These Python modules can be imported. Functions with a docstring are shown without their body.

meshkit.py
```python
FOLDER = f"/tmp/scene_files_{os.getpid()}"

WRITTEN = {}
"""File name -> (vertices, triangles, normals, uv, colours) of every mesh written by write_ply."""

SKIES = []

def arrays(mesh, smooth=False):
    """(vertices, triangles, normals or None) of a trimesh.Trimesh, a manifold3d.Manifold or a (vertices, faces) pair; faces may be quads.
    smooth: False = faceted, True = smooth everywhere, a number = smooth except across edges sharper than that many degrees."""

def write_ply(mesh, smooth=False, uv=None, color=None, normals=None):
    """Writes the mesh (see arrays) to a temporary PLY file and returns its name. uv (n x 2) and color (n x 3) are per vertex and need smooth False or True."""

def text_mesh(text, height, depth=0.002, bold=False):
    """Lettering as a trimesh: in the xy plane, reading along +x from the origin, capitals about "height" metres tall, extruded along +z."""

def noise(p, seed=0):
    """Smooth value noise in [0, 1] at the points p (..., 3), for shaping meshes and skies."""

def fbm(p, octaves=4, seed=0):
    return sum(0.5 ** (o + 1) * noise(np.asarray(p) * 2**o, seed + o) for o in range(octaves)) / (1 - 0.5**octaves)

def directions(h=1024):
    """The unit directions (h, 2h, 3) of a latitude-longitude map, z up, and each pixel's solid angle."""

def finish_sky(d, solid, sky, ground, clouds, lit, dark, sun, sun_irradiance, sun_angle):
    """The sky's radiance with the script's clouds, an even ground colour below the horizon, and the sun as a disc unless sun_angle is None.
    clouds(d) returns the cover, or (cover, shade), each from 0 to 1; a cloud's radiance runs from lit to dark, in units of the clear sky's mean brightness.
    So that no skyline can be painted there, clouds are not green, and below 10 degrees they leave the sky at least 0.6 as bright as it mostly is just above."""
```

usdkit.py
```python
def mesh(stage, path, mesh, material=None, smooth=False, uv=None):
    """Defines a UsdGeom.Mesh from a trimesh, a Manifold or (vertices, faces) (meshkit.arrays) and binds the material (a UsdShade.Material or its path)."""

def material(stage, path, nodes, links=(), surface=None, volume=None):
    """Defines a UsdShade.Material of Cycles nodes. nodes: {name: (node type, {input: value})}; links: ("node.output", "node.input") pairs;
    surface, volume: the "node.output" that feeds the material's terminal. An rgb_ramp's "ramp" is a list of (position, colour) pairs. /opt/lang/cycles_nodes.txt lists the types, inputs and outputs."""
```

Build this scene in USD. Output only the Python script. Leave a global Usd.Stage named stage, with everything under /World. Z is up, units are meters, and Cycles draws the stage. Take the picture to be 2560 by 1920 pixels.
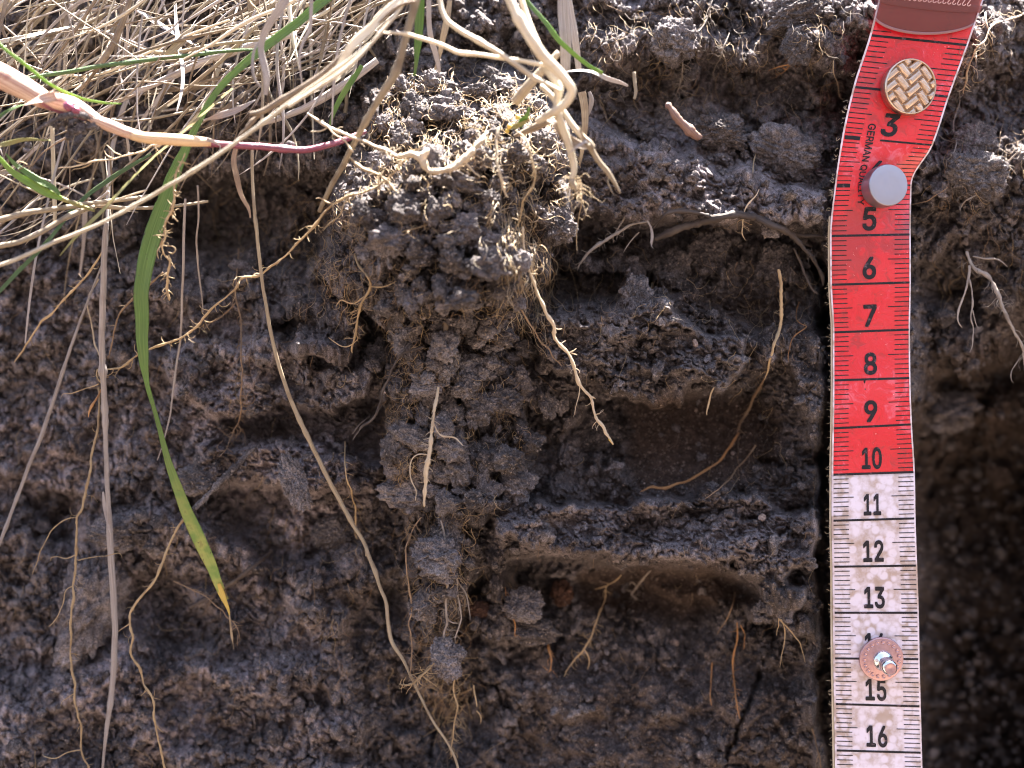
import math, random
import numpy as np, trimesh
from scipy import ndimage
from scipy.spatial import cKDTree
from PIL import Image, ImageDraw
import usdkit, meshkit
from pxr import Usd, UsdGeom, UsdLux, UsdShade, Gf, Sdf, Vt

stage = Usd.Stage.CreateInMemory()
UsdGeom.Xform.Define(stage, '/World')
UsdGeom.Scope.Define(stage, '/World/Looks')

# ------------------------------------------------------------------ camera, sky, sun, exposure
D, Z0, SC = 0.22, 0.55, 11900.0            # camera distance (m), height (m), photo pixels per metre on the bank face
EXPOSURE = 3.88
SUN_DIR = np.array([0.20, 0.155, 0.95]); SUN_DIR /= np.linalg.norm(SUN_DIR)
SUN_EL, SUN_ROT = math.asin(SUN_DIR[2]), math.atan2(SUN_DIR[0], SUN_DIR[1])
cam = UsdGeom.Camera.Define(stage, '/World/camera')
cam.CreateHorizontalApertureAttr(36.0)
cam.CreateFocalLengthAttr(18.0 / (2560 / SC / 2 / D))
cam.CreateClippingRangeAttr(Gf.Vec2f(0.01, 2000))
cam.CreateFStopAttr(9.0)
cam.CreateFocusDistanceAttr(D - 0.016)
cam.CreateExposureAttr(EXPOSURE)
cam.AddTranslateOp().Set(Gf.Vec3d(0, -D, Z0))
cam.AddRotateXOp().Set(90.0)

sky = UsdLux.DomeLight.Define(stage, '/World/sky')
mk = usdkit.material
skym = mk(stage, '/World/Looks/sky_air', {
    's': ('sky_texture', {'sky_type': 'single_scattering', 'sun_disc': False, 'sun_elevation': SUN_EL, 'sun_rotation': SUN_ROT, 'aerosol_density': 1.4}),
    'tc': ('texture_coordinate', {}), 'n': ('noise_texture', {'scale': 2.4, 'detail': 6.0, 'roughness': 0.6}),
    'r': ('rgb_ramp', {'ramp': [(0.38, (0, 0, 0)), (0.62, (0.48, 0.48, 0.48))]}),
    'm': ('mix_color', {'b': (1.75, 1.72, 1.85), 'use_clamp': False}), 'b': ('background_shader', {'strength': 0.05})},
    [('tc.generated', 'n.vector'), ('n.fac', 'r.fac'), ('r.color', 'm.fac'), ('s.color', 'm.a'), ('m.result', 'b.color')], surface='b.background')
UsdShade.MaterialBindingAPI.Apply(sky.GetPrim()).Bind(skym)
sky.GetPrim().SetCustomDataByKey('kind', 'structure')
sun = UsdLux.DistantLight.Define(stage, '/World/sun')
sun.CreateIntensityAttr(1.25); sun.CreateAngleAttr(0.5); sun.CreateColorAttr(Gf.Vec3f(1.0, 0.95, 0.88))
sun.GetPrim().CreateAttribute('inputs:normalize', Sdf.ValueTypeNames.Bool).Set(True)
sun.AddTransformOp().Set(Gf.Matrix4d().SetRotate(Gf.Rotation(Gf.Vec3d(0, 0, 1), Gf.Vec3d(*SUN_DIR))))

# ------------------------------------------------------------------ helpers
rng = np.random.default_rng(7)
CROP = {'A': (0, 0), 'B': (700, 0), 'C': (1660, 0), 'D': (0, 620), 'E': (700, 620), 'F': (1660, 620), 'G': (0, 1240), 'H': (700, 1240), 'I': (1660, 1240)}

def px(where, pts):
    """points measured on an enlarged piece of the photograph, as photo pixels; 'V' is the whole picture at 2212 wide"""
    p = np.array([q[:2] for q in pts], float)
    if where == 'V': return p * (2560 / 2212)
    if where == 'S': return p
    return p / 2.44 + np.array(CROP[where])

def P(x, y, mm):
    """photo pixel and protrusion from the bank face in millimetres -> point in the world"""
    x, y, d = np.asarray(x, float), np.asarray(y, float), np.asarray(mm, float) / 1000
    k = (D - d) / D / SC
    return np.stack([(x - 1280) * k, -d + 0 * k, Z0 + (960 - y) * k], -1)

used = {}
def numbered(parent, name):
    k = (parent, name); n = used.get(k, 0); used[k] = n + 1
    return f'{parent}/{name}' + (f'_{n:03d}' if n else '')

def tag(prim, label=None, cat=None, group=None, kind=None):
    for k, v in (('label', label), ('category', cat), ('group', group), ('kind', kind)):
        if v: prim.SetCustomDataByKey(k, v)
    return prim

class Thing:
    """an Xform at the thing's base, its parts below it"""
    def __init__(self, name, label, cat, base, group=None, kind=None):
        self.path = numbered('/World', name); self.base = np.asarray(base, float)
        x = UsdGeom.Xform.Define(stage, self.path); x.AddTranslateOp().Set(Gf.Vec3d(*map(float, self.base)))
        self.prim = tag(x.GetPrim(), label, cat, group, kind)
    def part(self, name, mesh, mat, smooth=True, label=None, kind=None, under=None, uv=None):
        v, f = verts_faces(mesh)
        path = numbered(under or self.path, name)
        m = usdkit.mesh(stage, path, (v - self.base, f), mat, smooth=smooth, uv=uv if uv is not None else getattr(mesh, 'uv_', None))
        tag(m.GetPrim(), label, kind=kind)
        return path

def verts_faces(m):
    if isinstance(m, (tuple, list)): return np.asarray(m[0], float), np.asarray(m[1], int)
    return np.asarray(m.vertices, float), np.asarray(m.faces, int)

class M:
    def __init__(self, v, f, uv=None):
        self.vertices, self.faces = np.asarray(v, float), np.asarray(f, int)
        if uv is not None: self.uv_ = np.asarray(uv, float)

def join(ms):
    n, vs, fs, us = 0, [], [], []
    for m in ms:
        vs.append(m.vertices); fs.append(m.faces + n); n += len(m.vertices)
        us.append(getattr(m, 'uv_', np.zeros((len(m.vertices), 2))))
    return M(np.vstack(vs), np.vstack(fs), np.vstack(us))

def solo(name, mesh, mat, label, cat, group=None, kind=None, smooth=True):
    v, f = verts_faces(mesh)
    m = usdkit.mesh(stage, numbered('/World', name), (v, f), mat, smooth=smooth, uv=getattr(mesh, 'uv_', None))
    return tag(m.GetPrim(), label, cat, group, kind)

def spline(pts, n):
    """smooth curve through the points (any dimension), n samples evenly spaced along it"""
    p = np.asarray(pts, float)
    if len(p) == 2:
        return p[0] + np.linspace(0, 1, n)[:, None] * (p[1] - p[0])
    t = np.concatenate([[0], np.cumsum(np.maximum(np.linalg.norm(np.diff(p[:, :2], axis=0), axis=1), 1e-6) ** 0.6)])
    from scipy.interpolate import PchipInterpolator, CubicSpline
    c = 0.55 * CubicSpline(t, p, bc_type='natural')(np.linspace(0, t[-1], 12 * len(p) + n)) + 0.45 * PchipInterpolator(t, p)(np.linspace(0, t[-1], 12 * len(p) + n))
    s = np.concatenate([[0], np.cumsum(np.linalg.norm(np.diff(c, axis=0), axis=1))])
    q = np.linspace(0, s[-1], n)
    return np.stack([np.interp(q, s, c[:, k]) for k in range(c.shape[1])], 1)

def sweep(C, rw, rt=None, sides=8, fold=0.0, twist=0.0, cap=True):
    """a tapered strip or stem: centre line C, half width rw (seen from the front), half thickness rt"""
    C = np.asarray(C, float); n = len(C)
    rw = np.broadcast_to(rw, (n,)).astype(float); rt = rw if rt is None else np.broadcast_to(rt, (n,)).astype(float)
    t = np.gradient(C, axis=0); t /= np.linalg.norm(t, axis=1, keepdims=True) + 1e-15
    c = np.array([0.0, -1.0, 0.0])
    w = np.cross(np.broadcast_to(c, t.shape), t); L = np.linalg.norm(w, axis=1)
    for i in range(n):
        if L[i] < 0.25: w[i] = w[i - 1] if i else np.cross(t[i], [0.3, 0, 1])
    w -= (w * t).sum(1, keepdims=True) * t; w /= np.linalg.norm(w, axis=1, keepdims=True) + 1e-15
    for i in range(1, n):
        if w[i] @ w[i - 1] < 0: w[i] = -w[i]
    nn = np.cross(w, t)
    if np.ndim(twist) or twist:
        a = np.broadcast_to(twist, (n,))[:, None] if np.ndim(twist) else np.linspace(0, twist, n)[:, None]
        w, nn = np.cos(a) * w + np.sin(a) * nn, np.cos(a) * nn - np.sin(a) * w
    th = np.arange(sides) * 2 * np.pi / sides
    co, si = np.cos(th), np.sin(th)
    V = C[:, None] + w[:, None] * (rw[:, None] * co)[..., None] + nn[:, None] * (rt[:, None] * si + fold * rw[:, None] * np.abs(co))[..., None]
    i, j = np.meshgrid(np.arange(n - 1), np.arange(sides), indexing='ij')
    q = np.stack([i * sides + j, i * sides + (j + 1) % sides, (i + 1) * sides + (j + 1) % sides, (i + 1) * sides + j], -1).reshape(-1, 4)
    F = np.vstack([q[:, [0, 1, 2]], q[:, [0, 2, 3]]])
    V = V.reshape(-1, 3)
    ln = np.concatenate([[0], np.cumsum(np.linalg.norm(np.diff(C, axis=0), axis=1))])
    U = np.stack([np.broadcast_to(np.abs(np.arange(sides) - sides / 2) / sides * 2, (n, sides)), np.broadcast_to(ln[:, None] * 100, (n, sides))], -1).reshape(-1, 2)
    if cap:
        V = np.vstack([V, C[:1], C[-1:]]); U = np.vstack([U, [[0.5, 0]], [[0.5, ln[-1] * 100]]])
        a, b = n * sides, n * sides + 1
        k = np.arange(sides)
        F = np.vstack([F, np.stack([np.full(sides, a), (k + 1) % sides, k], 1), np.stack([np.full(sides, b), (n - 1) * sides + k, (n - 1) * sides + (k + 1) % sides], 1)])
    return M(V, F, U)

def stretch(vals, n):
    return np.interp(np.linspace(0, 1, n), np.linspace(0, 1, len(vals)), vals) if np.ndim(vals) else np.full(n, float(vals))

def wob(n, amp, seed, smooth=2.0):
    r = np.random.default_rng(seed).normal(size=(n, 2))
    r = ndimage.gaussian_filter1d(r, smooth, axis=0, mode='nearest')
    return r / (r.std() + 1e-9) * amp

# ------------------------------------------------------------------ the relief of the bank face (millimetres towards the camera)
STEP, GX0, GY0, GX1, GY1 = 2.9, -200.0, -230.0, 2780.0, 2060.0
gx, gy = np.arange(GX0, GX1, STEP), np.arange(GY0, GY1, STEP)
NX, NY = len(gx), len(gy)
UU, VV = np.meshgrid(gx, gy)

def gnoise(cell, seed, ax=1.0, octs=3, rough=0.5):
    """smooth noise on the grid, about -1..1; cell in photo pixels, ax stretches it sideways"""
    out, amp, tot = 0, 1.0, 0
    for o in range(octs):
        c = cell / 2 ** o
        h, w = int((GY1 - GY0) / c) + 4, int((GX1 - GX0) / (c * ax)) + 4
        r = np.random.default_rng(seed * 17 + o).uniform(-1, 1, (h, w))
        yy, xx = (VV - GY0) / c + 1, (UU - GX0) / (c * ax) + 1
        out = out + amp * ndimage.map_coordinates(r, [yy, xx], order=2 if c > 12 else 1, mode='nearest'); tot += amp; amp *= rough
    return out / tot * 1.6

def worley(cell, seed, ax=1.0, warp=0.35, keep=1.0, round_=0.75):
    """packed lumps: 0 in the joints, 1 on the crests, every lump of its own size and height"""
    r = np.random.default_rng(seed)
    nx, ny = int((GX1 - GX0) / (cell * ax)) + 2, int((GY1 - GY0) / cell) + 2
    a, b = np.meshgrid(np.arange(nx), np.arange(ny))
    pts = np.stack([(a + r.uniform(-.5, .5, a.shape)).ravel(), (b + r.uniform(-.5, .5, a.shape)).ravel()], 1)
    hgt = r.uniform(0.35, 1.0, len(pts)) * (r.uniform(size=len(pts)) < keep)
    wx, wy = gnoise(cell * 1.5, seed + 1, octs=2), gnoise(cell * 1.5, seed + 2, octs=2)
    q = np.stack([((UU - GX0) / (cell * ax) + warp * wx).ravel(), ((VV - GY0) / cell + warp * wy).ravel()], 1)
    dd, ii = cKDTree(pts).query(q, k=2)
    edge = (dd[:, 1] - dd[:, 0])
    body = np.maximum(0, 1 - (dd[:, 0] / round_) ** 2) ** .4
    tip = ((q - pts[ii[:, 0]]) * r.uniform(-.8, .8, (len(pts), 2))[ii[:, 0]]).sum(1)          # every lump is tilted its own way
    return (hgt[ii[:, 0]] * (body + tip) * np.clip(edge * 3, 0, 1) ** 0.6).reshape(UU.shape)

def area(where, pts, soft, ragged=0.0, seed=0):
    """a soft-edged region of the face; ragged bends its outline by that many pixels"""
    p = px(where, pts)
    im = Image.new('L', (NX, NY)); ImageDraw.Draw(im).polygon([tuple((q - (GX0, GY0)) / STEP) for q in p], fill=255)
    a = np.asarray(im, float) / 255
    if ragged:
        dx, dy = gnoise(95, 300 + seed, octs=4, rough=.62) * ragged * 1.7 / STEP, gnoise(95, 400 + seed, octs=4, rough=.62) * ragged * 1.7 / STEP
        i, j = np.mgrid[0:NY, 0:NX]
        a = ndimage.map_coordinates(a, [i + dy, j + dx], order=1, mode='nearest')
    return ndimage.gaussian_filter(a, max(soft / STEP, 0.3))

def lift(where, pts, mm, soft=8, ragged=14, seed=0):
    return (mm if abs(mm) > 20 else mm * 1.5) * area(where, pts, soft, ragged, seed)

lumps60, lumps26, lumps11 = worley(70, 1, warp=.8, keep=.75), worley(30, 2, warp=.8, keep=.85), worley(13, 3, warp=.6, keep=.85)
plates = worley(18, 5, ax=3.4, warp=.8, keep=.9, round_=.8)
plates2 = worley(9, 6, ax=2.8, warp=.6, keep=.95)

base = 0.0 * UU
base += np.interp(UU, [-230, 500, 900, 2000, 2330, 2560, 2790], [-13, -9, 0, 0, -2, -3, -3])
base += np.interp(VV, [-230, -100, 300, 1200, 1500, 2100], [-11, -3, 0, 0, -1, -3])
# right of the tape: deep shaded hollow
base += lift('V', [(1960, 840), (2080, 850), (2250, 770), (2330, 790), (2330, 1760), (1960, 1760), (1925, 1000)], -46, 36, 40, 1)
base += lift('V', [(1990, 560), (2260, 640), (2450, 640), (2450, 880), (1980, 830)], -7, 22, 20, 2)
0 and lift('V', [(2030, 870), (2120, 820), (2180, 900), (2150, 960), (2060, 960)], 7, 14, 14, 3)
base += lift('V', [(1840, -250), (2200, -250), (2170, 120), (2060, 230), (1880, 200)], 5.6, 22, 16, 50)
# gap between block and tape
base += lift('V', [(1765, 560), (1830, 560), (1870, 1800), (1790, 1800), (1770, 1250), (1790, 900)], -14, 8, 12, 4)
# top right crumbly soil, hollow below it
base += lift('V', [(1240, -10), (1860, -10), (1870, 120), (1760, 170), (1480, 130), (1270, 150)], 2.5, 14, 25, 5)
base += lift('V', [(1360, 170), (1500, 140), (1860, 150), (1850, 290), (1640, 280), (1500, 290), (1400, 260)], -4, 20, 26, 6)
base += lift('V', [(1960, 120), (2300, 60), (2300, 260), (2000, 330)], -4, 18, 20, 7)
base += lift('V', [(2010, 330), (2300, 260), (2300, 560), (2030, 540)], .5, 14, 20, 8)
# ledge right of the clump
base += lift('V', [(1270, 250), (1360, 300), (1500, 330), (1640, 380), (1780, 430), (1780, 480), (1650, 490), (1480, 480), (1260, 470), (1220, 380)], 5.5, 8, 20, 9)
base += lift('V', [(1220, 500), (1500, 480), (1790, 500), (1790, 600), (1500, 560), (1280, 560)], -5, 10, 15, 10)
base += lift('V', [(1150, 560), (1400, 580), (1560, 600), (1790, 620), (1790, 700), (1580, 690), (1480, 640), (1180, 660)], -6, 9, 14, 11)
# platy block with its undercut
base += lift('V', [(1170, 700), (1330, 640), (1420, 650), (1480, 700), (1610, 730), (1600, 830), (1500, 835), (1455, 868), (1330, 845), (1260, 838), (1160, 800)], 6.5, 4, 17, 12)
base += lift('V', [(1250, 838), (1330, 855), (1450, 872), (1600, 838), (1700, 800), (1760, 960), (1740, 1100), (1380, 1100), (1350, 990), (1270, 980)], -7, 7, 14, 13) * np.clip((1075 * 2560 / 2212 - VV) / (170 * 2560 / 2212), 0, 1) ** .8
base += lift('V', [(1640, 740), (1780, 700), (1780, 1060), (1700, 1050), (1650, 900)], 2, 8, 12, 14)
# lower slab and its overhang
base += lift('V', [(1010, 1070), (1200, 1090), (1420, 1080), (1600, 1070), (1760, 1090), (1758, 1235), (1700, 1258), (1640, 1250), (1580, 1225), (1380, 1215), (1240, 1190), (1100, 1180)], 7, 4, 16, 15)
base += lift('V', [(1110, 1190), (1250, 1200), (1400, 1222), (1580, 1235), (1660, 1290), (1720, 1330), (1680, 1400), (1600, 1520), (1250, 1520), (1100, 1300)], -9, 10, 10, 16) * np.clip((1480 * 2560 / 2212 - VV) / (230 * 2560 / 2212), 0, 1)
base += lift('V', [(1000, 1075), (1200, 1095), (1420, 1085), (1740, 1095), (1750, 1180), (1500, 1150), (1200, 1150), (1020, 1130)], -2.5, 16, 14, 51)
base += lift('V', [(1640, 1262), (1740, 1265), (1720, 1300), (1650, 1285)], 6, 4, 6, 17)
base += lift('V', [(1600, 1300), (1720, 1310), (1700, 1345), (1620, 1340)], 5, 4, 6, 18)
base += lift('V', [(770, 860), (850, 860), (860, 1080), (900, 1400), (830, 1400), (790, 1080)], -4, 10, 14, 53)
base += lift('V', [(1150, 880), (1230, 900), (1180, 1060), (1060, 1120), (1050, 1400), (1000, 1400), (1030, 1100), (1130, 1040)], -3, 10, 14, 54)
# below: dark flat soil, sunk between the left face and the right rim
base += lift('V', [(760, 1280), (1100, 1230), (1740, 1350), (1760, 1800), (740, 1800), (790, 1560), (760, 1420)], -5, 10, 16, 19)
base += lift('V', [(1200, 1480), (1740, 1500), (1740, 1800), (1150, 1800)], 2.5, 16, 18, 20)
# dark recess below the grass
base += lift('V', [(300, 400), (560, 380), (740, 380), (720, 470), (640, 580), (480, 560), (330, 540)], -12, 22, 20, 21)
base += lift('V', [(560, 560), (790, 560), (840, 680), (830, 770), (720, 740), (600, 720)], -4.5, 14, 16, 22)
base += lift('V', [(620, 650), (760, 640), (790, 720), (740, 790), (640, 750)], 8, 9, 12, 23)
# left ledges
base += lift('V', [(360, 760), (560, 730), (720, 790), (830, 800), (800, 850), (700, 890), (600, 880), (470, 905), (380, 850)], 5, 5, 16, 24)
base += lift('V', [(470, 908), (700, 896), (835, 850), (850, 980), (700, 985), (600, 940), (500, 940)], -3.6, 8, 8, 25)
base += lift('V', [(420, 960), (600, 950), (830, 1000), (820, 1050), (640, 1060), (430, 1030)], 4, 5, 10, 26)
base += lift('V', [(390, 1060), (500, 1045), (730, 1060), (800, 1080), (790, 1180), (600, 1210), (430, 1130)], -4, 9, 12, 27)
base += lift('V', [(130, 1120), (430, 1110), (600, 1200), (560, 1270), (400, 1250), (180, 1200)], 3, 8, 14, 28)
base += lift('V', [(300, 1260), (420, 1290), (460, 1400), (330, 1420), (270, 1330)], -3, 9, 10, 29)
base += lift('V', [(60, 1060), (170, 1060), (170, 1160), (90, 1160)], -4, 9, 10, 30)
base += lift('V', [(-80, 1450), (740, 1420), (770, 1560), (700, 1800), (-80, 1800)], 2.5, 14, 16, 31)

platy = np.clip(area('V', [(1120, 640), (1620, 640), (1620, 860), (1150, 840)], 14, 14, 40) + area('V', [(1010, 1050), (1770, 1050), (1770, 1260), (1010, 1200)], 14, 14, 41)
                + area('V', [(420, 860), (840, 860), (830, 1060), (430, 1050)], 14, 14, 42) + .8 * area('V', [(1620, 830), (1790, 830), (1790, 1100), (1640, 1100)], 14, 14, 43)
                + .7 * area('V', [(1230, 330), (1780, 400), (1780, 520), (1230, 520)], 14, 14, 44), 0, 1)
clay_and_shade = np.clip(area('V', [(1330, 870), (1600, 850), (1700, 900), (1700, 1000), (1540, 1060), (1380, 1050)], 16, 12, 45) + area('V', [(1230, 1225), (1560, 1235), (1640, 1300), (1500, 1330), (1260, 1310)], 12, 12, 46)
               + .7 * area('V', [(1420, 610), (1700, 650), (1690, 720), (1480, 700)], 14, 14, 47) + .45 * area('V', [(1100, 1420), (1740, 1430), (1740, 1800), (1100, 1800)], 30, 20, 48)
               + .25 * area('V', [(2020, 1000), (2400, 1000), (2400, 1800), (2020, 1800)], 30, 20, 49), 0, 1)  # last area darkens the right hollow: shade put into the tone
dry = np.clip(1.0 * area('V', [(-100, 560), (560, 580), (820, 700), (780, 1200), (720, 1420), (740, 1800), (-200, 1800), (-200, 560)], 50, 40, 60) + .8 * area('V', [(1220, -100), (1900, -100), (1800, 480), (1230, 470)], 40, 40, 61)
              + .55 * area('V', [(1000, 1090), (1760, 1100), (1750, 1240), (1100, 1190)], 25, 30, 64) + .35 * area('V', [(1990, -100), (2400, -100), (2400, 650), (1990, 600)], 40, 30, 62), 0, 1) * np.clip(.75 + .6 * gnoise(140, 63), 0, 1.2)  # only a paler tone: left face, upper right, lower slab, right of tape
calm = 1 - .85 * clay_and_shade
rough = calm * (1 - .7 * platy)
d = base.copy()
d += gnoise(330, 11, octs=3) * 3.4 * (1 - .5 * clay_and_shade)
d += gnoise(120, 12, octs=3) * 2.2 * calm
terr = gnoise(170, 17, ax=2.2, octs=4, rough=.55) * 2.6; fl = np.floor(terr); terr = fl + np.clip((terr - fl) / .22, 0, 1)
d = d + lift('V', [(1990, 980), (2400, 980), (2400, 1800), (1990, 1800)], -25, 60, 40, 52)
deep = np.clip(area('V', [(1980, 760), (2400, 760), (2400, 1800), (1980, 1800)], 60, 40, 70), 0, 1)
d += (gnoise(200, 71, octs=4, rough=.6) * 7 + worley(95, 72, warp=.8, keep=.7) * 7) * deep
left = area('V', [(-200, 560), (820, 700), (760, 1800), (-200, 1800)], 60, 40, 80)
d += terr * 1.25 * (1 - .8 * clay_and_shade) * (1 - .5 * left)                                  # small broken ledges everywhere
d += lumps60 * 3.0 * rough * (1 - .35 * left) + lumps26 * 2.2 * rough
d += gnoise(64, 16, octs=5, rough=.68) * 2.6 * (1 - .8 * clay_and_shade) * (1 - .5 * platy)
d += (plates * 2.7 + plates2 * 1.0) * platy
crack = np.clip(1 - np.abs(gnoise(120, 21, ax=2.2, octs=3)) / .035, 0, 1) * np.clip(gnoise(160, 22, octs=1) * 2, 0, 1)
d -= crack * 1.7 * (1 - .6 * clay_and_shade)
d += lumps11 * (.75 + .2 * gnoise(80, 13)) * (1 - .7 * clay_and_shade) * (1 - .5 * platy)
d += gnoise(9, 14, octs=2) * .22 * (1 - .5 * clay_and_shade) + gnoise(5.8, 15, octs=1) * .20 * (1 - .6 * clay_and_shade)
def slump(f, k, wide, most=8):
    """lumps sag: every raised piece hangs a little way down over what is below it, so lower edges are undercut"""
    h = np.clip(f - ndimage.gaussian_filter(f, wide / STEP), 0, 6)
    out = f.copy()
    for r in range(1, most + 1):
        g = np.empty_like(f); g[:r] = -99; g[r:] = np.where((k * h)[:-r] / STEP >= r, f[:-r] - .12 * r, -99)
        out = np.maximum(out, g)
    return out
d = slump(d, 4.2 * (1 - .85 * platy), 45)
# two long open cracks in the lower face
for line in ([(1640, 1460), (1610, 1540), (1585, 1600), (1560, 1700)], [(1600, 1120), (1680, 1110), (1740, 1095), (1765, 1098)], [(1030, 1500), (960, 1560), (930, 1640)], [(1745, 1040), (1690, 1005), (1640, 1000)]):
    im = Image.new('L', (NX, NY)); q = spline(px('V', line), 60) + wob(60, 4, len(line) + int(line[0][0]))
    ImageDraw.Draw(im).line([tuple((a - (GX0, GY0)) / STEP) for a in q], fill=255, width=3)
    d -= 4.0 * ndimage.gaussian_filter(np.asarray(im, float) / 255, .8)

# the clump: a cone of soil and roots standing out of the face
cy = np.array([100, 150, 200, 260, 330, 420, 520, 600, 660, 720, 800, 900, 1000, 1080, 1150, 1250, 1330, 1380]) * 2560 / 2212
xl = np.array([930, 850, 800, 765, 745, 735, 690, 690, 760, 830, 830, 835, 825, 845, 885, 895, 905, 925]) * 2560 / 2212
xr = np.array([1060, 1130, 1190, 1240, 1250, 1240, 1215, 1180, 1165, 1160, 1150, 1150, 1150, 1120, 1040, 1020, 1005, 985]) * 2560 / 2212
dep = np.array([7, 11, 15, 20, 26, 32, 33, 30, 26, 21, 15, 13, 12, 10, 8, 6, 5, 3])
L_, R_, H_ = (np.interp(VV, cy, a) for a in (xl, xr, dep))
jag = gnoise(70, 51, octs=3) * 22
tt = (UU + jag - (L_ + R_) / 2) / ((R_ - L_) / 2)
inside = np.clip(1 - tt ** 2, 0, 1) * ((VV > cy[0] - 30) & (VV < cy[-1] + 10))
dc = H_ * inside ** .42 - 4
dc += gnoise(180, 52, octs=2) * 3.0 + gnoise(80, 53, octs=2) * 1.6
dc += worley(74, 54, warp=.6, keep=.8) * 4.2 + worley(34, 55, warp=.5, keep=.85) * 2.2 + worley(14, 56, warp=.4) * .9 + gnoise(7, 57, octs=2) * .6 + gnoise(50, 59, octs=4, rough=.65) * 2.4
dc -= np.clip(gnoise(120, 58, octs=2) - .35, 0, 1) * 9
dc = slump(dc, 4.0, 40)
dc = np.where(inside > .02, dc, -60.0)
clump_mask = dc > d - 1.5
top = np.where(clump_mask, np.maximum(d, dc), d)
soft = ndimage.gaussian_filter(ndimage.maximum_filter(top, 7), 3)

def at(field, x, y):
    sh = np.shape(x)
    return ndimage.map_coordinates(field, [(np.atleast_1d(y).astype(float) - GY0) / STEP, (np.atleast_1d(x).astype(float) - GX0) / STEP], order=1, mode='nearest').reshape(sh)

# ------------------------------------------------------------------ materials
def lk(n): return '/World/Looks/' + n

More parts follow.
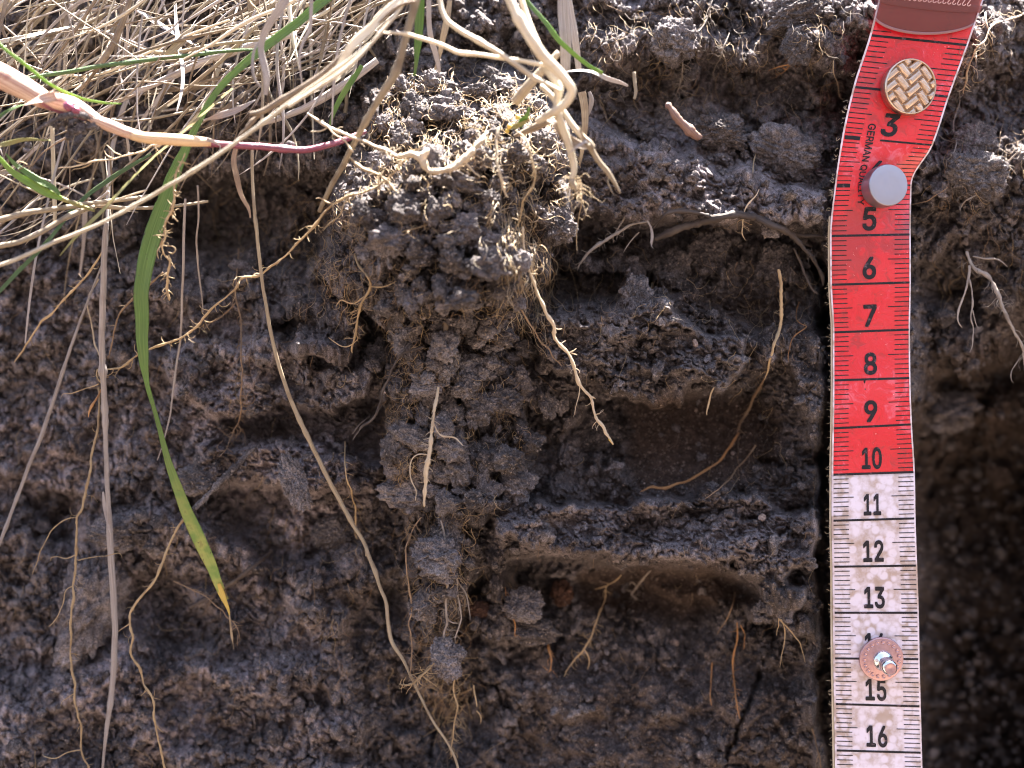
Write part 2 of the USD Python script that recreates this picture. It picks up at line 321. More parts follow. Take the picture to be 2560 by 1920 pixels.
def soil(name, tones, clay_shade_c, speck=0.5):
    """granular soil: patches of tone, pale grains, fine relief; all by position in the soil"""
    return mk(stage, lk(name), {
        'g': ('geometry', {}),
        'n1': ('noise_texture', {'scale': 95.0, 'detail': 4.0, 'roughness': .62}),
        'n2': ('noise_texture', {'scale': 520.0, 'detail': 5.0, 'roughness': .7}),
        'n3': ('noise_texture', {'scale': 2900.0, 'detail': 3.0, 'roughness': .7}),
        'v': ('voronoi_texture', {'scale': 2900.0}), 'sv': ('separate_color', {}),
        'r1': ('rgb_ramp', {'ramp': tones}),
        'r2': ('rgb_ramp', {'ramp': [(.3, (.5, .48, .46)), (.5, (1, 1, 1)), (.72, (1.6, 1.58, 1.6))]}),
        'r3': ('rgb_ramp', {'ramp': [(.34, (.45, .43, .42)), (.5, (1, 1, 1)), (.68, (1.7, 1.66, 1.64))]}),
        'mu': ('mix_color', {'blend_type': 'multiply', 'fac': 1.0, 'use_clamp': False}), 'mu2': ('mix_color', {'blend_type': 'multiply', 'fac': 1.0, 'use_clamp': False}),
        'sp': ('rgb_ramp', {'ramp': [(.0, (0, 0, 0)), (.92, (0, 0, 0)), (.95, (speck * .5,) * 3), (1, (speck,) * 3)]}),
        'mg': ('mix_color', {'b': (.36, .29, .25), 'use_clamp': False}),
        'ti': ('attribute', {'attribute': 'clay_and_shade'}), 'dr': ('attribute', {'attribute': 'dry'}),
        'mc': ('mix_color', {'b': clay_shade_c, 'use_clamp': False}), 'md': ('mix_color', {'blend_type': 'multiply', 'b': (1.95, 1.93, 1.98), 'use_clamp': False}),
        'ad': ('math', {'math_type': 'add'}),
        'b': ('bump', {'strength': .9, 'distance': .0006}),
        'p': ('principled_bsdf', {'roughness': .95, 'specular_ior_level': .16})},
        [('g.position', 'n1.vector'), ('g.position', 'n2.vector'), ('g.position', 'n3.vector'), ('g.position', 'v.vector'),
         ('n1.fac', 'r1.fac'), ('n2.fac', 'r2.fac'), ('n3.fac', 'r3.fac'), ('r1.color', 'md.a'), ('dr.fac', 'md.fac'), ('md.result', 'mc.a'), ('ti.fac', 'mc.fac'), ('mc.result', 'mu.a'), ('r2.color', 'mu.b'),
         ('mu.result', 'mu2.a'), ('r3.color', 'mu2.b'),
         ('v.color', 'sv.color'), ('sv.r', 'sp.fac'), ('sp.color', 'mg.fac'), ('mu2.result', 'mg.a'), ('mg.result', 'p.base_color'),
         ('n3.fac', 'ad.value1'), ('n2.fac', 'ad.value2'), ('ad.value', 'b.height'), ('b.normal', 'p.normal')], surface='p.BSDF')

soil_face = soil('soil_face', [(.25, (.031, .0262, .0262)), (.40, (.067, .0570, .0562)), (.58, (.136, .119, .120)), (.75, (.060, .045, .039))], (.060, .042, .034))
soil_dry = soil('soil_dry', [(.25, (.042, .0357, .0352)), (.5, (.093, .081, .080)), (.72, (.168, .151, .153))], (.09, .06, .04), .6)
soil_grey = soil('soil_grey', [(.25, (.074, .063, .063)), (.5, (.130, .114, .115)), (.75, (.20, .181, .183))], (.09, .06, .04), .5)
soil_red = soil('soil_red', [(.25, (.06, .034, .025)), (.5, (.095, .052, .038)), (.75, (.12, .07, .05))], (.09, .06, .04), .3)
stone_pale = soil('stone_pale', [(.25, (.20, .15, .125)), (.5, (.27, .205, .175)), (.75, (.36, .29, .25))], (.4, .3, .25), .2)

def plant(name, c0, c1, c2=None, trans=.0, rough_=.5, streak=22.0, blotch=0.0, spec=.4):
    """straw, leaf, root: streaks along the length from the uv, blotches by place, each piece a little lighter or darker"""
    nodes = {
        'tc': ('texture_coordinate', {}), 'mp': ('mapping', {'scale': (streak, .9, 1.0)}),
        'n': ('noise_texture', {'scale': 1.0, 'detail': 4.0, 'roughness': .6}), 'r': ('rgb_ramp', {'ramp': [(.3, c0), (.68, c1)]}),
        'g': ('geometry', {}), 'n2': ('noise_texture', {'scale': 260.0, 'detail': 3.0}),
        'r2': ('rgb_ramp', {'ramp': [(.52, (0, 0, 0)), (.66, (blotch,) * 3)]}),
        'm': ('mix_color', {'b': c2 or c0, 'use_clamp': False}),
        'oi': ('object_info', {}), 'mr': ('map_range', {'to_min': .78, 'to_max': 1.18}),
        'h': ('hsv', {}),
        'bp': ('bump', {'strength': .7, 'distance': .00025}),
        'p': ('principled_bsdf', {'roughness': rough_, 'specular_ior_level': spec})}
    links = [('tc.UV', 'mp.vector'), ('mp.vector', 'n.vector'), ('n.fac', 'r.fac'), ('g.position', 'n2.vector'), ('n2.fac', 'r2.fac'), ('r.color', 'm.a'), ('r2.color', 'm.fac'),
             ('oi.random', 'mr.value'), ('mr.result', 'h.value'), ('m.result', 'h.color'), ('h.color', 'p.base_color'), ('n.fac', 'bp.height'), ('bp.normal', 'p.normal')]
    if trans:
        nodes['t'] = ('translucent_bsdf', {}); nodes['x'] = ('mix_closure', {'fac': trans})
        links += [('h.color', 't.color'), ('p.BSDF', 'x.closure1'), ('t.BSDF', 'x.closure2')]
    return mk(stage, lk(name), nodes, links, surface='x.closure' if trans else 'p.BSDF')

straw_cream = plant('straw_cream', (.46, .385, .28), (.72, .65, .53), (.36, .26, .16), .18, .45, blotch=.4)
straw_tan = plant('straw_tan', (.19, .148, .10), (.41, .335, .24), (.15, .10, .065), .15, .55, blotch=.5)
straw_grey = plant('straw_grey', (.24, .205, .19), (.48, .43, .41), (.20, .155, .14), .18, .55, blotch=.35)
straw_brown = plant('straw_brown', (.12, .085, .06), (.26, .19, .13), (.40, .31, .22), .05, .6, blotch=.5)
leaf_green = plant('leaf_green', (.07, .135, .035), (.14, .23, .06), (.20, .24, .07), .35, .42, blotch=.35)
leaf_long = mk(stage, lk('leaf_long'), {
    'g': ('geometry', {}), 's': ('separate_xyz', {}), 'z': ('map_range', {'from_min': Z0 - .012, 'from_max': Z0 - .036, 'clamp': True}), 'n': ('noise_texture', {'scale': 330.0, 'detail': 4.0}), 'n2': ('noise_texture', {'scale': 900.0, 'detail': 3.0}),
    'tc': ('texture_coordinate', {}), 'mp': ('mapping', {'scale': (26.0, .7, 1.0)}), 'st': ('noise_texture', {'scale': 1.0, 'detail': 3.0}),
    'c': ('rgb_ramp', {'ramp': [(.3, (.085, .16, .04)), (.7, (.16, .26, .075))]}), 'y': ('rgb_ramp', {'ramp': [(.38, (.20, .30, .07)), (.58, (.38, .40, .11)), (.70, (.16, .10, .05))]}),
    'm': ('mix_color', {}), 'sp': ('rgb_ramp', {'ramp': [(.66, (0, 0, 0)), (.74, (.8, .8, .8))]}), 'm2': ('mix_color', {'b': (.10, .075, .05)}),
    'b': ('bump', {'strength': .7, 'distance': .00025}), 'p': ('principled_bsdf', {'roughness': .42, 'specular_ior_level': .4}), 't': ('translucent_bsdf', {}), 'x': ('mix_closure', {'fac': .3})},
    [('g.position', 's.vector'), ('s.z', 'z.value'), ('g.position', 'n.vector'), ('g.position', 'n2.vector'), ('tc.UV', 'mp.vector'), ('mp.vector', 'st.vector'), ('st.fac', 'c.fac'), ('n.fac', 'y.fac'), ('c.color', 'm.a'), ('y.color', 'm.b'), ('z.result', 'm.fac'),
     ('n2.fac', 'sp.fac'), ('m.result', 'm2.a'), ('sp.color', 'm2.fac'), ('m2.result', 'p.base_color'), ('m2.result', 't.color'), ('st.fac', 'b.height'), ('b.normal', 'p.normal'), ('p.BSDF', 'x.closure1'), ('t.BSDF', 'x.closure2')], surface='x.closure')
stub_red = plant('stub_red', (.085, .05, .04), (.19, .105, .08), (.16, .11, .08), 0, .6, 14, .5)
leaf_dark = plant('leaf_dark', (.045, .09, .03), (.085, .14, .05), (.10, .12, .05), .2, .45, blotch=.2)
leaf_bright = plant('leaf_bright', (.16, .27, .05), (.27, .40, .09), (.30, .36, .10), .4, .4, blotch=.3)
leaf_olive = plant('leaf_olive', (.16, .17, .06), (.30, .26, .11), (.30, .19, .08), .2, .5, blotch=.6)
leaf_yellow = plant('leaf_yellow', (.50, .36, .07), (.62, .44, .12), (.20, .10, .05), .2, .5, blotch=.7)
root_cream = plant('root_cream', (.42, .32, .22), (.62, .52, .38), (.30, .20, .12), .06, .6, 14, .4)
root_gold = plant('root_gold', (.30, .205, .115), (.49, .365, .21), (.20, .12, .06), .06, .6, 14, .45)
root_brown = plant('root_brown', (.14, .085, .05), (.27, .175, .105), (.34, .24, .15), .0, .7, 14, .4)
root_grey = plant('root_grey', (.16, .13, .11), (.30, .25, .21), (.10, .075, .06), .0, .75, 12, .6)
root_dark = plant('root_dark', (.030, .022, .019), (.066, .048, .040), (.10, .078, .062), .0, .8, 12, .5)
root_orange = plant('root_orange', (.26, .115, .04), (.46, .235, .09), (.10, .05, .03), .0, .6, 12, .6)
stem_purple = plant('stem_purple', (.10, .018, .040), (.22, .045, .075), (.30, .12, .10), .0, .35, 10, .5, .5)
sheath_pale = plant('sheath_pale', (.30, .11, .08), (.78, .62, .48), (.28, .08, .06), .15, .5, 20, .8)
sheath_tan = plant('sheath_tan', (.44, .28, .15), (.64, .48, .30), (.33, .17, .08), .1, .6, 18, .6)

# ------------------------------------------------------------------ the bank and the ground
def grid_mesh(field, keep=None):
    V = P(UU, VV, field)
    return V

def pad(A, axis, first, offs):
    edge = A.take(0 if first else -1, axis=axis)
    rows = [edge + np.asarray(o) for o in offs]
    rows = np.stack(rows[::-1] if first else rows, axis=axis)
    return np.concatenate([rows, A] if first else [A, rows], axis=axis)
# beyond the frame: more of the same rough bank, the relief turned over at the edges, ever coarser
take = np.unique(np.round(np.cumsum(np.linspace(1, 14, 400))).astype(int))
tx, ty = take[take < NX - 1], take[take < NY - 1]
ci_ = np.concatenate([tx[::-1], np.arange(NX), NX - 1 - tx]); cu_ = np.concatenate([2 * gx[0] - gx[tx[::-1]], gx, 2 * gx[-1] - gx[NX - 1 - tx]])
ri_ = np.concatenate([np.arange(NY), NY - 1 - ty]); rv_ = np.concatenate([gy, 2 * gy[-1] - gy[NY - 1 - ty]])
U_, V_ = np.meshgrid(cu_, rv_)
W = P(U_, V_, d[np.ix_(ri_, ci_)])
side = [.004, .015, .05, .2, .8, 3.0]
W = pad(W, 1, True, [(-s, 0, 0) for s in side]); W = pad(W, 1, False, [(s, 0, 0) for s in side])
W = pad(W, 0, True, [(0, a, b) for a, b in ((.002, .0012), (.006, .002), (.015, .003), (.05, .002), (.2, .004), (.8, .01), (4.0, .03), (60.0, .1))])
W = pad(W, 0, False, [(0, a, b) for a, b in ((-.004, -.01), (-.012, -.04), (-.03, -.12), (-.06, -.25), (-.09, -.50))])
ny, nx = W.shape[:2]
idx = np.arange(ny * nx).reshape(ny, nx)
Q = np.stack([idx[:-1, :-1], idx[1:, :-1], idx[1:, 1:], idx[:-1, 1:]], -1).reshape(-1, 4)
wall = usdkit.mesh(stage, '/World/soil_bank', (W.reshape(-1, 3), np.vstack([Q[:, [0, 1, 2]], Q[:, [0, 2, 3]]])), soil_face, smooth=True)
for nm, fl in (('clay_and_shade', np.maximum(clay_and_shade, .9 * deep)), ('dry', dry)):  # deep hollow darkened too: overhang shade painted into the tint
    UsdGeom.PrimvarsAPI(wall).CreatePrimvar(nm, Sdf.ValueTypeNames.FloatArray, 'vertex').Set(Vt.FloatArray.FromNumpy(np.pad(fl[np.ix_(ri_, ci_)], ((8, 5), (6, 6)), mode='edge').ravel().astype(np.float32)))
tag(wall.GetPrim(), 'dark brown crumbly soil bank with platy ledges and hollows behind everything', 'soil bank', kind='structure')

ground_m = mk(stage, lk('ground_earth'), {'g': ('geometry', {}), 'n': ('noise_texture', {'scale': 3.0, 'detail': 6.0}), 'r': ('rgb_ramp', {'ramp': [(.35, (.088, .063, .044)), (.55, (.125, .092, .066)), (.7, (.08, .062, .044))]}),
              'p': ('principled_bsdf', {'roughness': .9})}, [('g.position', 'n.vector'), ('n.fac', 'r.fac'), ('r.color', 'p.base_color')], surface='p.BSDF')
gq = np.linspace(-1, 1, 41); gq = np.sign(gq) * np.abs(gq) ** 3 * 250
GX, GY = np.meshgrid(gq, gq)
gz = meshkit.fbm(np.stack([GX * .4, GY * .4, 0 * GX], -1), 3, 5) * .08 - .04
gi = np.arange(41 * 41).reshape(41, 41)
gQ = np.stack([gi[:-1, :-1], gi[:-1, 1:], gi[1:, 1:], gi[1:, :-1]], -1).reshape(-1, 4)
tag(usdkit.mesh(stage, '/World/ground', (np.stack([GX, GY - .2, gz], -1).reshape(-1, 3), gQ), ground_m, smooth=True).GetPrim(), 'sunlit bare ground in front of the soil bank', 'ground', kind='structure')

# added unseen bank behind the camera, blocks low frontal sky light
fx, fz = np.meshgrid(np.sign(np.linspace(-1, 1, 41)) * np.abs(np.linspace(-1, 1, 41)) ** 2 * 4, np.linspace(-.1, 1.0, 24))
fy = -.78 + .10 * meshkit.fbm(np.stack([fx * 6, fz * 6, 0 * fx], -1), 4, 8) - .12 * fz
far = pad(np.stack([fx, fy, fz], -1), 0, False, [(0, -.1, .02), (0, -.6, .03), (0, -3, .05), (0, -60, .1)])
h_, w_ = far.shape[:2]; fi = np.arange(h_ * w_).reshape(h_, w_)
tag(usdkit.mesh(stage, '/World/pit_wall', (far.reshape(-1, 3), np.stack([fi[:-1, :-1], fi[1:, :-1], fi[1:, 1:], fi[:-1, 1:]], -1).reshape(-1, 4)), soil_face, smooth=True).GetPrim(), 'added unseen bank opposite, blocking low sky light', 'added light blocker', kind='structure')

# ------------------------------------------------------------------ lumps of soil
ICO = {k: trimesh.creation.icosphere(k) for k in (0, 1, 2, 3, 4, 5)}
def clod(c, r, seed, sub=4, roughness=1.0, tilt=0.0, cells=None):
    """an uneven lump: radii r (x, y, z) in metres about c"""
    v = np.array(ICO[sub].vertices); n = v.copy(); s = seed * 13.7
    r = np.asarray(r) * np.random.default_rng(seed + 5).uniform(.8, 1.22, 3)
    h = (meshkit.fbm(v * 1.3 + s, 3, seed) - .5) * 1.05 + (meshkit.fbm(v * 3.5 + s, 3, seed + 9) - .5) * .45
    if sub >= 3:
        for cells_, a in ((cells or (26 if sub < 5 else 40), .16), (110 if sub < 5 else 260, .085)) + (((900, .045),) if sub == 5 else ()):
            q = np.random.default_rng(seed + cells_).normal(size=(cells_, 3)); q /= np.linalg.norm(q, axis=1, keepdims=True)
            dd, ii = cKDTree(q).query(v, k=2)
            h += a * (np.clip((dd[:, 1] - dd[:, 0]) * math.sqrt(cells_) * .55, 0, 1) ** .7 - .55) * (0.5 + np.random.default_rng(seed).uniform(size=cells_)[ii[:, 0]])
        h += (meshkit.fbm(v * 9 + s, 3, seed + 21) - .5) * (.34 if sub >= 4 else .2)
    v = n * (1 + roughness * h)[:, None] * np.asarray(r)
    if tilt:
        a = math.radians(tilt); v = v @ np.array([[math.cos(a), 0, -math.sin(a)], [0, 1, 0], [math.sin(a), 0, math.cos(a)]]).T
    return M(v + np.asarray(c), ICO[sub].faces)

def clod_at(where, x, y, rx, ry, seed, sub=4, sink=.35, depth=None, rz=None, **k):
    (X, Y), = px(where, [(x, y)]); s = (2560 / 2212 if where == 'V' else 1 if where == 'S' else 1 / 2.44) / SC
    rz = rz or .75 * (rx + ry) / 2
    dm = depth if depth is not None else float(at(soft, X, Y)) + (1 - 2 * sink) * rz * s * 1000
    sc = (D - dm / 1000) / D * s
    return clod(P(X, Y, dm), (rx * sc, rz * sc, ry * sc), seed, sub, **k)

# the clump itself: body and lumps are parts of one thing
dcv = np.maximum(dc, d - 9)
VC = P(UU, VV, dcv).reshape(-1, 3)
mask = ndimage.binary_dilation(clump_mask, iterations=2)
cell = mask[:-1, :-1] & mask[1:, :-1] & mask[1:, 1:] & mask[:-1, 1:]
ic = np.arange(NY * NX).reshape(NY, NX)
q = np.stack([ic[:-1, :-1], ic[1:, :-1], ic[1:, 1:], ic[:-1, 1:]], -1)[cell]
lab_, _n = ndimage.label(cell); big = np.argmax(np.bincount(lab_[lab_ > 0])); q = q[lab_[cell] == big]
u, inv = np.unique(q, return_inverse=True)
q = inv.reshape(q.shape)
clump = Thing('root_clump', 'crumbly soil clump bound by fine roots, standing out of the bank with a sunlit top', 'root clump', P(1150, 1500, 0))
clump.part('soil_body', (VC[u], np.vstack([q[:, [0, 1, 2]], q[:, [0, 2, 3]]])), soil_dry)
LUMPS = [('E', t) for t in [(1100, 320, 75), (1100, 445, 55), (1000, 600, 85), (945, 700, 50), (1010, 750, 55), (890, 850, 65), (1130, 840, 80), (1020, 920, 70), (900, 920, 40), (1040, 1000, 70), (1000, 1090, 60),
         (870, 1010, 60), (1220, 980, 85), (1390, 920, 80), (1330, 930, 60), (800, 1150, 95), (700, 1230, 80), (680, 1330, 60), (1050, 1230, 90), (1080, 1340, 80), (760, 1500, 105), (1400, 1290, 110), (1540, 1180, 70),
         (1450, 1440, 100), (600, 640, 70), (570, 720, 45), (1280, 700, 50), (1340, 740, 40), (1370, 540, 60), (1470, 800, 60), (780, 620, 60), (750, 520, 50), (800, 340, 50), (1290, 110, 100), (1370, 260, 60),
         (1440, 320, 50), (960, 420, 40), (1640, 960, 70), (1720, 950, 50), (1500, 610, 60), (1200, 550, 50), (870, 1190, 50), (1180, 1230, 50), (1000, 1370, 60), (920, 1480, 50), (1180, 1530, 60), (1050, 1560, 50), (1300, 1480, 60)]]
LUMPS += [('B', t) for t in [(1090, 1110, 90), (760, 1280, 110), (690, 1480, 120), (500, 1300, 75), (560, 1350, 60), (1120, 1390, 80), (1270, 1330, 70), (1280, 1220, 60), (1240, 1460, 100), (800, 1060, 60), (1140, 1000, 45),
          (1000, 620, 70), (1100, 700, 60), (820, 640, 70), (640, 760, 60), (740, 860, 70), (1220, 560, 60), (930, 500, 60), (1300, 470, 60), (1450, 940, 60), (1560, 1000, 60), (1600, 880, 60), (1400, 1200, 60), (600, 1000, 60),
          (880, 1180, 50), (1000, 1280, 60), (560, 1530, 70), (860, 1560, 70), (1040, 1560, 60), (1400, 1560, 60)]]
lr = np.random.default_rng(5)
for k in range(270):                                                 # smaller lumps all along the column
    y = lr.uniform(170, 1340) * 2560 / 2212; t = lr.normal(0, .42)
    c, h = np.interp(y, cy, (xl + xr) / 2), np.interp(y, cy, (xr - xl) / 2)
    if abs(t) < .95: LUMPS.append(('S', (c + t * h, y, np.exp(lr.normal(math.log(13), .38)))))
for k, (w, (x, y, r)) in enumerate(LUMPS):
    a = lr.uniform(.8, 1.2)
    clump.part('soil_lump', clod_at(w, x, y, r * a, r / a * .95, 100 + k, 4 if w != 'S' else 3, sink=-.12 if w == 'E' else .05 if w == 'S' else .2, roughness=1.2, tilt=lr.uniform(-30, 30)), [soil_dry, soil_dry, soil_grey][k % 3])

CLODS = [  # where, x, y, rx, ry, sub, sink, material, label
    ('C', 712, 925, 205, 140, 5, .42, soil_grey, 'big grey brown crumbly clod on the ledge just left of the red tape'),
    ('E', 1900, 1100, 215, 145, 5, .5, soil_dry, 'broad dark clod right of the root clump under the tip of a white root'),
    ('H', 1485, 668, 112, 96, 5, -1.3, soil_grey, 'rounded grey pellet hanging below the lower slab right of the root clump'),
    ('G', 540, 690, 165, 300, 5, .45, soil_grey, 'tall pale grey clod beside the long straw stalk at lower left'),
    ('D', 1800, 1430, 85, 140, 5, .10, soil_grey, 'small grey clod hanging under a ledge between straw and root clump'),
    ('B', 1685, 1385, 105, 105, 5, .42, soil_dry, 'clod at the right edge of the root clump below the straw stubble'),
    ('S', 1682, 675, 52, 46, 5, .35, soil_dry, 'dark crumb cluster hanging under the arching dark root'),
    ('S', 1590, 745, 40, 52, 5, .35, soil_dry, 'narrow clod standing on the platy block left of the brown hollow'),
    ('S', 1775, 630, 48, 50, 5, .35, soil_dry, 'dark crumb cluster under the middle of the arching dark root'),
    ('S', 1940, 650, 42, 40, 5, .35, soil_dry, 'crumb cluster beside the lower end of the arching dark root'),
    ('S', 1800, 330, 60, 45, 5, .4, soil_dry, 'dark crumb in the hollow above the big clod by the tape'),
    ('S', 1705, 300, 45, 40, 5, .4, soil_dry, 'grey crumb behind the reddish root stub'),
    ('S', 2205, 180, 1, 1, 0, 0, None, ''),
    ('F', 1708, 420, 48, 44, 5, .25, soil_dry, 'small round grey pellet hanging from a rootlet right of the tape'),
    ('H', 960, 360, 160, 120, 5, .22, soil_grey, 'grey clod below the white stem tip in the hanging roots'),
    ('H', 880, 650, 70, 110, 5, .15, soil_dry, 'upright dark clod in the hanging roots left of the grey pellet'),
    ('H', 905, 485, 36, 36, 5, .2, soil_dry, 'tiny grey pellet threaded on a hanging rootlet'),
    ('H', 1230, 690, 75, 55, 5, .45, soil_red, 'reddish brown stone in the bank left of the grey pellet'),
    ('H', 1720, 600, 75, 60, 5, .45, soil_red, 'rust red stone under the lower slab right of the grey pellet'),
    ('S', 1686, 1607, 13, 8, 3, .4, stone_pale, 'pale pink stone chip in the dark lower soil'),
    ('S', 1738, 858, 7, 10, 3, .4, stone_pale, 'small tan stone grain in the platy block'),
    ('S', 1740, 1025, 5, 4, 3, .4, stone_pale, 'tiny tan grain in the brown hollow'),
    ('S', 1832, 1133, 5, 5, 3, .4, stone_pale, 'tiny pinkish grain beside the orange root'),
    ('S', 1905, 1293, 8, 8, 3, .4, stone_pale, 'pinkish grain on the lower slab near the tape'),
    ('S', 840, 1325, 60, 45, 5, .45, soil_dry, 'dark clod low in the bank left of the straw'),
    ('S', 300, 1330, 60, 36, 5, .45, soil_dry, 'dark clod under the left ledge behind the yellow root'),
    ('S', 500, 1200, 55, 36, 5, .45, soil_dry, 'grey clod beside the tip half of the green leaf'),
    ('S', 690, 1840, 18, 34, 5, .3, soil_dry, 'narrow pale crumb standing in the soil at the bottom left'),
    ('S', 770, 1050, 1, 1, 0, 0, None, ''),
    ('S', 1320, 1570, 70, 42, 5, .45, soil_dry, 'dark clod low on the bank beneath the grey pellet'),
    ('S', 2440, 440, 75, 60, 5, .45, soil_dry, 'dark clod right of the folded part of the tape'),
    ('S', 2440, 350, 40, 34, 5, .4, soil_dry, 'small dark crumb right of the woven metal button'),
    ('S', 2505, 735, 60, 45, 5, .4, soil_dry, 'dark crumb at the right edge over the hollow'),
    ('S', 2360, 1030, 70, 50, 5, .4, soil_face, 'dark clod deep in the shaded hollow right of the tape'),
    ('S', 1690, 105, 60, 45, 5, .4, soil_grey, 'pale crumb near the top beside the tape'),
    ('S', 1985, 35, 60, 35, 5, .4, soil_dry, 'pale brown crumb at the upper left corner of the tape'),
    ('S', 1995, 110, 34, 42, 5, .4, soil_dry, 'grey crumb hanging left of the tape clip'),
    ('S', 1725, 175, 22, 26, 5, .3, soil_dry, 'small grey pellet hanging on rootlets in the upper hollow'),
]
for k, (w, x, y, rx, ry, sub, sink, mat, lab) in enumerate(CLODS):
    if mat is None: continue
    solo('soil_clod' if mat not in (stone_pale, soil_red) else 'stone', clod_at(w, x, y, rx, ry, 300 + k, sub, sink, roughness=.9 if mat is not stone_pale else .5, tilt=(k * 37) % 50 - 25), mat, lab, 'clod' if mat not in (stone_pale, soil_red) else 'stone')
ball_d = 9.0
ball = Thing('hanging_soil_ball', 'reddish grey ball of soil hanging from the lowest roots', 'soil ball', P(1114, 1690, ball_d))
ball.part('ball', join([clod_at('H', 1010, 1010, 108, 92, 401, 5, depth=ball_d), clod_at('H', 1010, 915, 52, 50, 402, 4, depth=ball_d), clod_at('H', 1080, 960, 50, 50, 403, 4, depth=ball_d + .5)]), soil_grey)

# crumbs and grains lying in the face: nobody could count them
def scatter(name, label, cat, n, size, mats, seed, weight, sub=1, lo=.2, hi=3.0):
    r = np.random.default_rng(seed)
    x, y = r.uniform(GX0, GX1, n * 3), r.uniform(GY0, GY1, n * 3)
    ok = r.uniform(size=n * 3) < at(weight, x, y); x, y = x[ok][:n], y[ok][:n]; n = len(x)
    s = np.clip(np.exp(r.normal(math.log(size), .5, n)), lo, hi) / 2
    pos = P(x, y, at(top, x, y) + s * .35)
    pi = UsdGeom.PointInstancer.Define(stage, '/World/' + name)
    protos = []
    for k in range(8):
        m = clod((0, 0, 0), np.array([1, .85, .95]) * .001, 700 + seed * 10 + k, sub, 1.9)
        pth = f'/World/{name}/crumb' + (f'_{k:03d}' if k else '')
        usdkit.mesh(stage, pth, (m.vertices, m.faces), mats[k % len(mats)], smooth=sub > 1 or True); protos.append(Sdf.Path(pth))
    pi.CreatePrototypesRel().SetTargets(protos)
    pi.CreateProtoIndicesAttr(Vt.IntArray.FromNumpy(r.integers(0, 8, n).astype(np.int32)))
    pi.CreatePositionsAttr(Vt.Vec3fArray.FromNumpy(pos.astype(np.float32)))
    pi.CreateScalesAttr(Vt.Vec3fArray.FromNumpy((s[:, None] * r.uniform(.75, 1.25, (n, 3))).astype(np.float32)))
    qq = r.normal(size=(n, 4)); qq /= np.linalg.norm(qq, axis=1, keepdims=True)
    pi.CreateOrientationsAttr(Vt.QuathArray([Gf.Quath(*map(float, a)) for a in qq]))
    tag(pi.GetPrim(), label, cat, kind='stuff')
wgt = np.clip(.25 + rough * .75, 0, 1) * (1 - .8 * clay_and_shade)
scatter('soil_crumbs', 'loose dark soil crumbs all over the bank face', 'soil crumbs', 17000, 1.0, [soil_face, soil_dry, soil_dry, soil_grey], 21, wgt, 2, .35, 3.2)
scatter('sand_grains', 'pale sand grains scattered in the soil', 'sand grains', 26000, .24, [soil_grey, stone_pale, soil_grey, soil_dry], 22, 1 - .6 * clay_and_shade, 0, .13, .5)

# ------------------------------------------------------------------ the tape measure
import shapely
ROWS = {0: ((2204, -34), (2462, -10)), 1: ((2174, 88), (2420, 113)), 2: ((2133, 217), (2373, 242)), 3: ((2105, 342), (2332, 363)), 4: ((2087, 464), (2279, 463)), 5: ((2075, 590), (2277, 586)),
        6: ((2076, 712), (2277, 706)), 7: ((2082, 831), (2275, 824)), 8: ((2082, 951), (2276, 945)), 9: ((2081, 1071), (2280, 1061)), 10: ((2079, 1187), (2287, 1180)), 11: ((2079, 1302), (2289, 1296)),
        12: ((2081, 1417), (2293, 1414)), 13: ((2082, 1532), (2297, 1532)), 14: ((2083, 1646), (2299, 1648)), 15: ((2085, 1760), (2302, 1766)), 16: ((2087, 1876), (2305, 1882)), 17: ((2089, 1992), (2308, 1998)), 18: ((2091, 2108), (2311, 2114))}
rs = np.arange(19.0)
RL = np.array([ROWS[k][0] for k in range(19)], float); RR = np.array([ROWS[k][1] for k in range(19)], float)
TD = np.array([15.5, 15, 14.4, 13.6, 12.5, 11.6, 11.2, 11, 11, 11, 11, 11, 11, 11, 11, 11, 11, 11, 11], float)
from scipy.interpolate import PchipInterpolator
fL, fR, fD = PchipInterpolator(rs, RL), PchipInterpolator(rs, RR), PchipInterpolator(rs, TD)
def tape(s, t, out=0.0):
    """a point of the tape: s centimetres from its end, t across from 0 to 1, out millimetres in front of its face"""
    s, t = np.asarray(s, float), np.asarray(t, float)
    q = fL(s) * (1 - t)[..., None] + fR(s) * t[..., None]
    bow = .5 * np.sin(s * 1.1) * (t - .5) + 1.6 * np.exp(-((s - 4.0) / .8) ** 2) * np.clip(t - .55, 0, 1) * -3.0 + .25 * np.sin(s * 2.3 + 1)
    return P(q[..., 0], q[..., 1], fD(s) + bow + out)

def strip(s0, s1, t0, t1, out=0.0, thick=.0, ns=60, nt=14):
    s, t = np.meshgrid(np.linspace(s0, s1, ns), np.linspace(t0, t1, nt), indexing='ij')
    F = tape(s, t, out).reshape(-1, 3); i = np.arange(ns * nt).reshape(ns, nt)
    q = np.stack([i[:-1, :-1], i[1:, :-1], i[1:, 1:], i[:-1, 1:]], -1).reshape(-1, 4)
    uv = np.stack([t.ravel() * 1.7, s.ravel()], 1)
    if not thick: return M(F, np.vstack([q[:, [0, 1, 2]], q[:, [0, 2, 3]]]), uv)
    B = tape(s, t, out - thick).reshape(-1, 3); n = len(F)
    ring = np.concatenate([i[:, 0], i[-1, 1:], i[-2::-1, -1], i[0, -2:0:-1]]); nxt = np.roll(ring, -1)
    e = np.stack([ring + n, nxt + n, nxt, ring], 1)
    q = np.vstack([q, q[:, ::-1] + n, e])
    return M(np.vstack([F, B]), np.vstack([q[:, [0, 1, 2]], q[:, [0, 2, 3]]]), np.vstack([uv, uv]))

